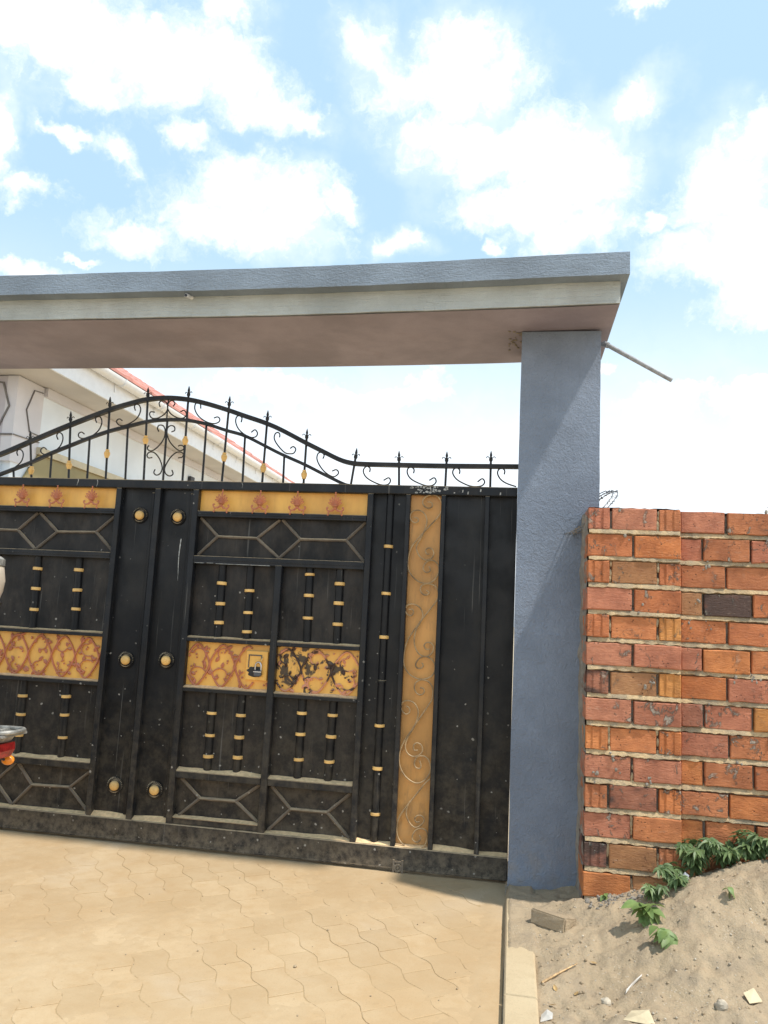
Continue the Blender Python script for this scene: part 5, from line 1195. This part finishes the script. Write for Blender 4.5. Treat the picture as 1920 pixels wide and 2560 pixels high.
for x, a0, a1 in ((-2.60, 32, 120), (-3.83, 35, 150)):
    P = arc(x, 0.345, a0, a1); vs = []; fs = []
    for p_ in P: vs += [(p_[0], Y-.06, p_[2]-.01), (p_[0], Y, p_[2]+.012), (p_[0], Y+.06, p_[2]-.01)]
    for i in range(12):
        for k in range(2): a = 3*i+k; fs.append((a, a+1, a+4, a+3))
    b = MB(); b.add(vs, fs); b.build('mudguard', M_BIKEG, mc, True)
# rear rack, tail cowl and lamps: the pieces the picture shows
b = MB(); 
for s_ in (-1, 1): b.tube(catmull([(-2.46, Y+s_*.10, 0.772), (-2.25, Y+s_*.10, 0.778), (-2.10, Y+s_*.085, 0.784), (-2.045, Y+s_*.05, 0.786), (-2.038, Y, 0.786)], 4), 0.009, 8)
b.box(-2.40, -2.052, Y-.085, Y+.085, 0.766, 0.776, .002)
for x in (-2.34, -2.24, -2.14): b.tube([(x, Y-.1, 0.779), (x, Y+.1, 0.779)], 0.006, 6)
b.build('rear_rack', M_BIKEG, mc, True)
b = MB(); b.prism([(-2.42, 0.69), (-2.17, 0.722), (-2.105, 0.735), (-2.085, 0.764), (-2.42, 0.764)], Y-.055, Y+.055, .012); b.build('tail_cowl', M_BIKEG, mc)
b = MB(); b.prism([(-2.19, 0.664), (-2.108, 0.668), (-2.090, 0.700), (-2.094, 0.731), (-2.17, 0.719), (-2.19, 0.715)], Y-.068, Y+.068, .012); tl = b.build('tail_light', M_RED, mc)
b = MB(); b.prism([(-2.128, 0.683), (-2.106, 0.686), (-2.099, 0.702), (-2.101, 0.716), (-2.123, 0.714)], Y-.0695, Y-.0682); b.build('sticker', M_PAPER, tl)
b = MB(); b.prism([(-2.122, 0.694), (-2.108, 0.697), (-2.110, 0.703), (-2.121, 0.701)], Y-.0702, Y-.0696); b.build('sticker_mark', simple('blue_print', (0.05, 0.10, 0.30), .5), tl)
for s_ in (-1, 1):
    ind = MB().ball((-2.150, Y+s_*.115, 0.640), 1, 10, 6, .03, .022, .022).build('indicator', M_ORANGE, mc, True)
    b = MB(); b.tube([(-2.17, Y+s_*.05, 0.665), (-2.155, Y+s_*.10, 0.642)], 0.006, 6); b.build('indicator_stalk', M_BIKEB, ind, True)
b = MB(); b.box(-2.205, -2.192, Y-.09, Y+.09, 0.50, 0.62); 
b.build('plate_holder', M_BIKEB, mc)

# rider, almost wholly out of frame
pr_ = thing('person', 'rider in cream helmet sitting on the motorcycle, cut off by the left edge', 'person', (-2.62, -1.2, 0))
J = {'pel': ((-2.60, 0, 0.84), .115), 'wai': ((-2.59, 0, 1.00), .110), 'che': ((-2.55, 0, 1.18), .120), 'nec': ((-2.50, 0, 1.30), .05), 'hea': ((-2.46, 0, 1.42), .085)}
for s_, n in ((-1, 'l'), (1, 'r')):
    J.update({n+'sh': ((-2.57, s_*.17, 1.235), .055), n+'el': ((-2.85, s_*.25, 1.06), .042), n+'wr': ((-3.36, s_*.30, 1.06) if False else (-3.10, s_*.28, 1.02), .03), n+'ha': ((-3.20, s_*.28, 1.02), .033),
              n+'hi': ((-2.66, s_*.10, 0.84), .09), n+'kn': ((-3.08, s_*.17, 0.72), .06), n+'an': ((-2.95, s_*.16, 0.33), .042), n+'to': ((-3.12, s_*.17, 0.27), .04)})
E_ = [('pel', 'wai'), ('wai', 'che'), ('che', 'nec'), ('nec', 'hea')]
for n in 'lr': E_ += [('che', n+'sh'), (n+'sh', n+'el'), (n+'el', n+'wr'), (n+'wr', n+'ha'), ('pel', n+'hi'), (n+'hi', n+'kn'), (n+'kn', n+'an'), (n+'an', n+'to')]
ks = list(J); me = bpy.data.meshes.new('body'); me.from_pydata([(J[k][0][0], J[k][0][1]-1.2, J[k][0][2]) for k in ks], [(ks.index(a), ks.index(c)) for a, c in E_], [])
tmp = bpy.data.objects.new('body_tmp', me); COL.objects.link(tmp)
sk = tmp.modifiers.new('skin', 'SKIN'); sk.use_smooth_shade = True; ss = tmp.modifiers.new('sub', 'SUBSURF'); ss.levels = 2; ss.render_levels = 2
me.skin_vertices.new() if not me.skin_vertices else None
for i, k in enumerate(ks): me.skin_vertices[0].data[i].radius = (J[k][1], J[k][1]); me.skin_vertices[0].data[i].use_root = (k == 'pel')
dg = bpy.context.evaluated_depsgraph_get(); dg.update(); bm_ = bpy.data.meshes.new_from_object(tmp.evaluated_get(dg)); bpy.data.objects.remove(tmp)
bm_.materials.clear()
for m_ in (M_JACKET, M_TROUS, M_SKIN): bm_.materials.append(m_)
for p_ in bm_.polygons:
    c = p_.center; p_.material_index = 2 if (c.z > 1.30 or c.x < -3.14 and c.z > .9) else (1 if (c.z < 0.86) else 0); p_.use_smooth = True
for v in bm_.vertices: v.co -= Vector((-2.62, -1.2, 0))
bm_.name = 'body'; obj('body', bm_, pr_, (-2.62, -1.2, 0))
HC = Vector((-2.402, -1.2, 1.425))
b = MB(); prof = [(0.10, -0.115), (0.135, -0.10), (0.150, -0.05), (0.155, 0.0), (0.145, 0.06), (0.115, 0.11), (0.06, 0.142), (0.002, 0.15)]
b.lathe([(r_*1.04, h) for r_, h in prof], HC, 22); hel = b.build('helmet', M_CREAMH, pr_, True)
b = MB(); b.lathe([(0.095, -0.14), (0.145, -0.136), (0.1575, -0.098), (0.140, -0.092)], HC, 22); b.build('helmet_rim', M_BIKEB, hel, True)
b = MB(); b.lathe([(0.148, 0.075), (0.1535, 0.066), (0.1515, 0.095), (0.135, 0.108)], HC, 22); b.build('helmet_band', M_BIKEG, hel, True)
b = MB(); 
for (u0, u1, z0, z1) in ((0.30, 0.52, 0.015, 0.045), (0.34, 0.5, -0.045, -0.005)):
    vs = []
    for uu in (-u0, -u1): vs += [(HC.x+0.1625*math.cos(uu), HC.y+0.1625*math.sin(uu), HC.z+z0), (HC.x+0.1625*math.cos(uu), HC.y+0.1625*math.sin(uu), HC.z+z1)]
    b.add(vs, [(0, 1, 3, 2)])
b.build('helmet_sticker', M_SIGN, hel)

mc.location.x -= 0.035; pr_.location.x -= 0.012
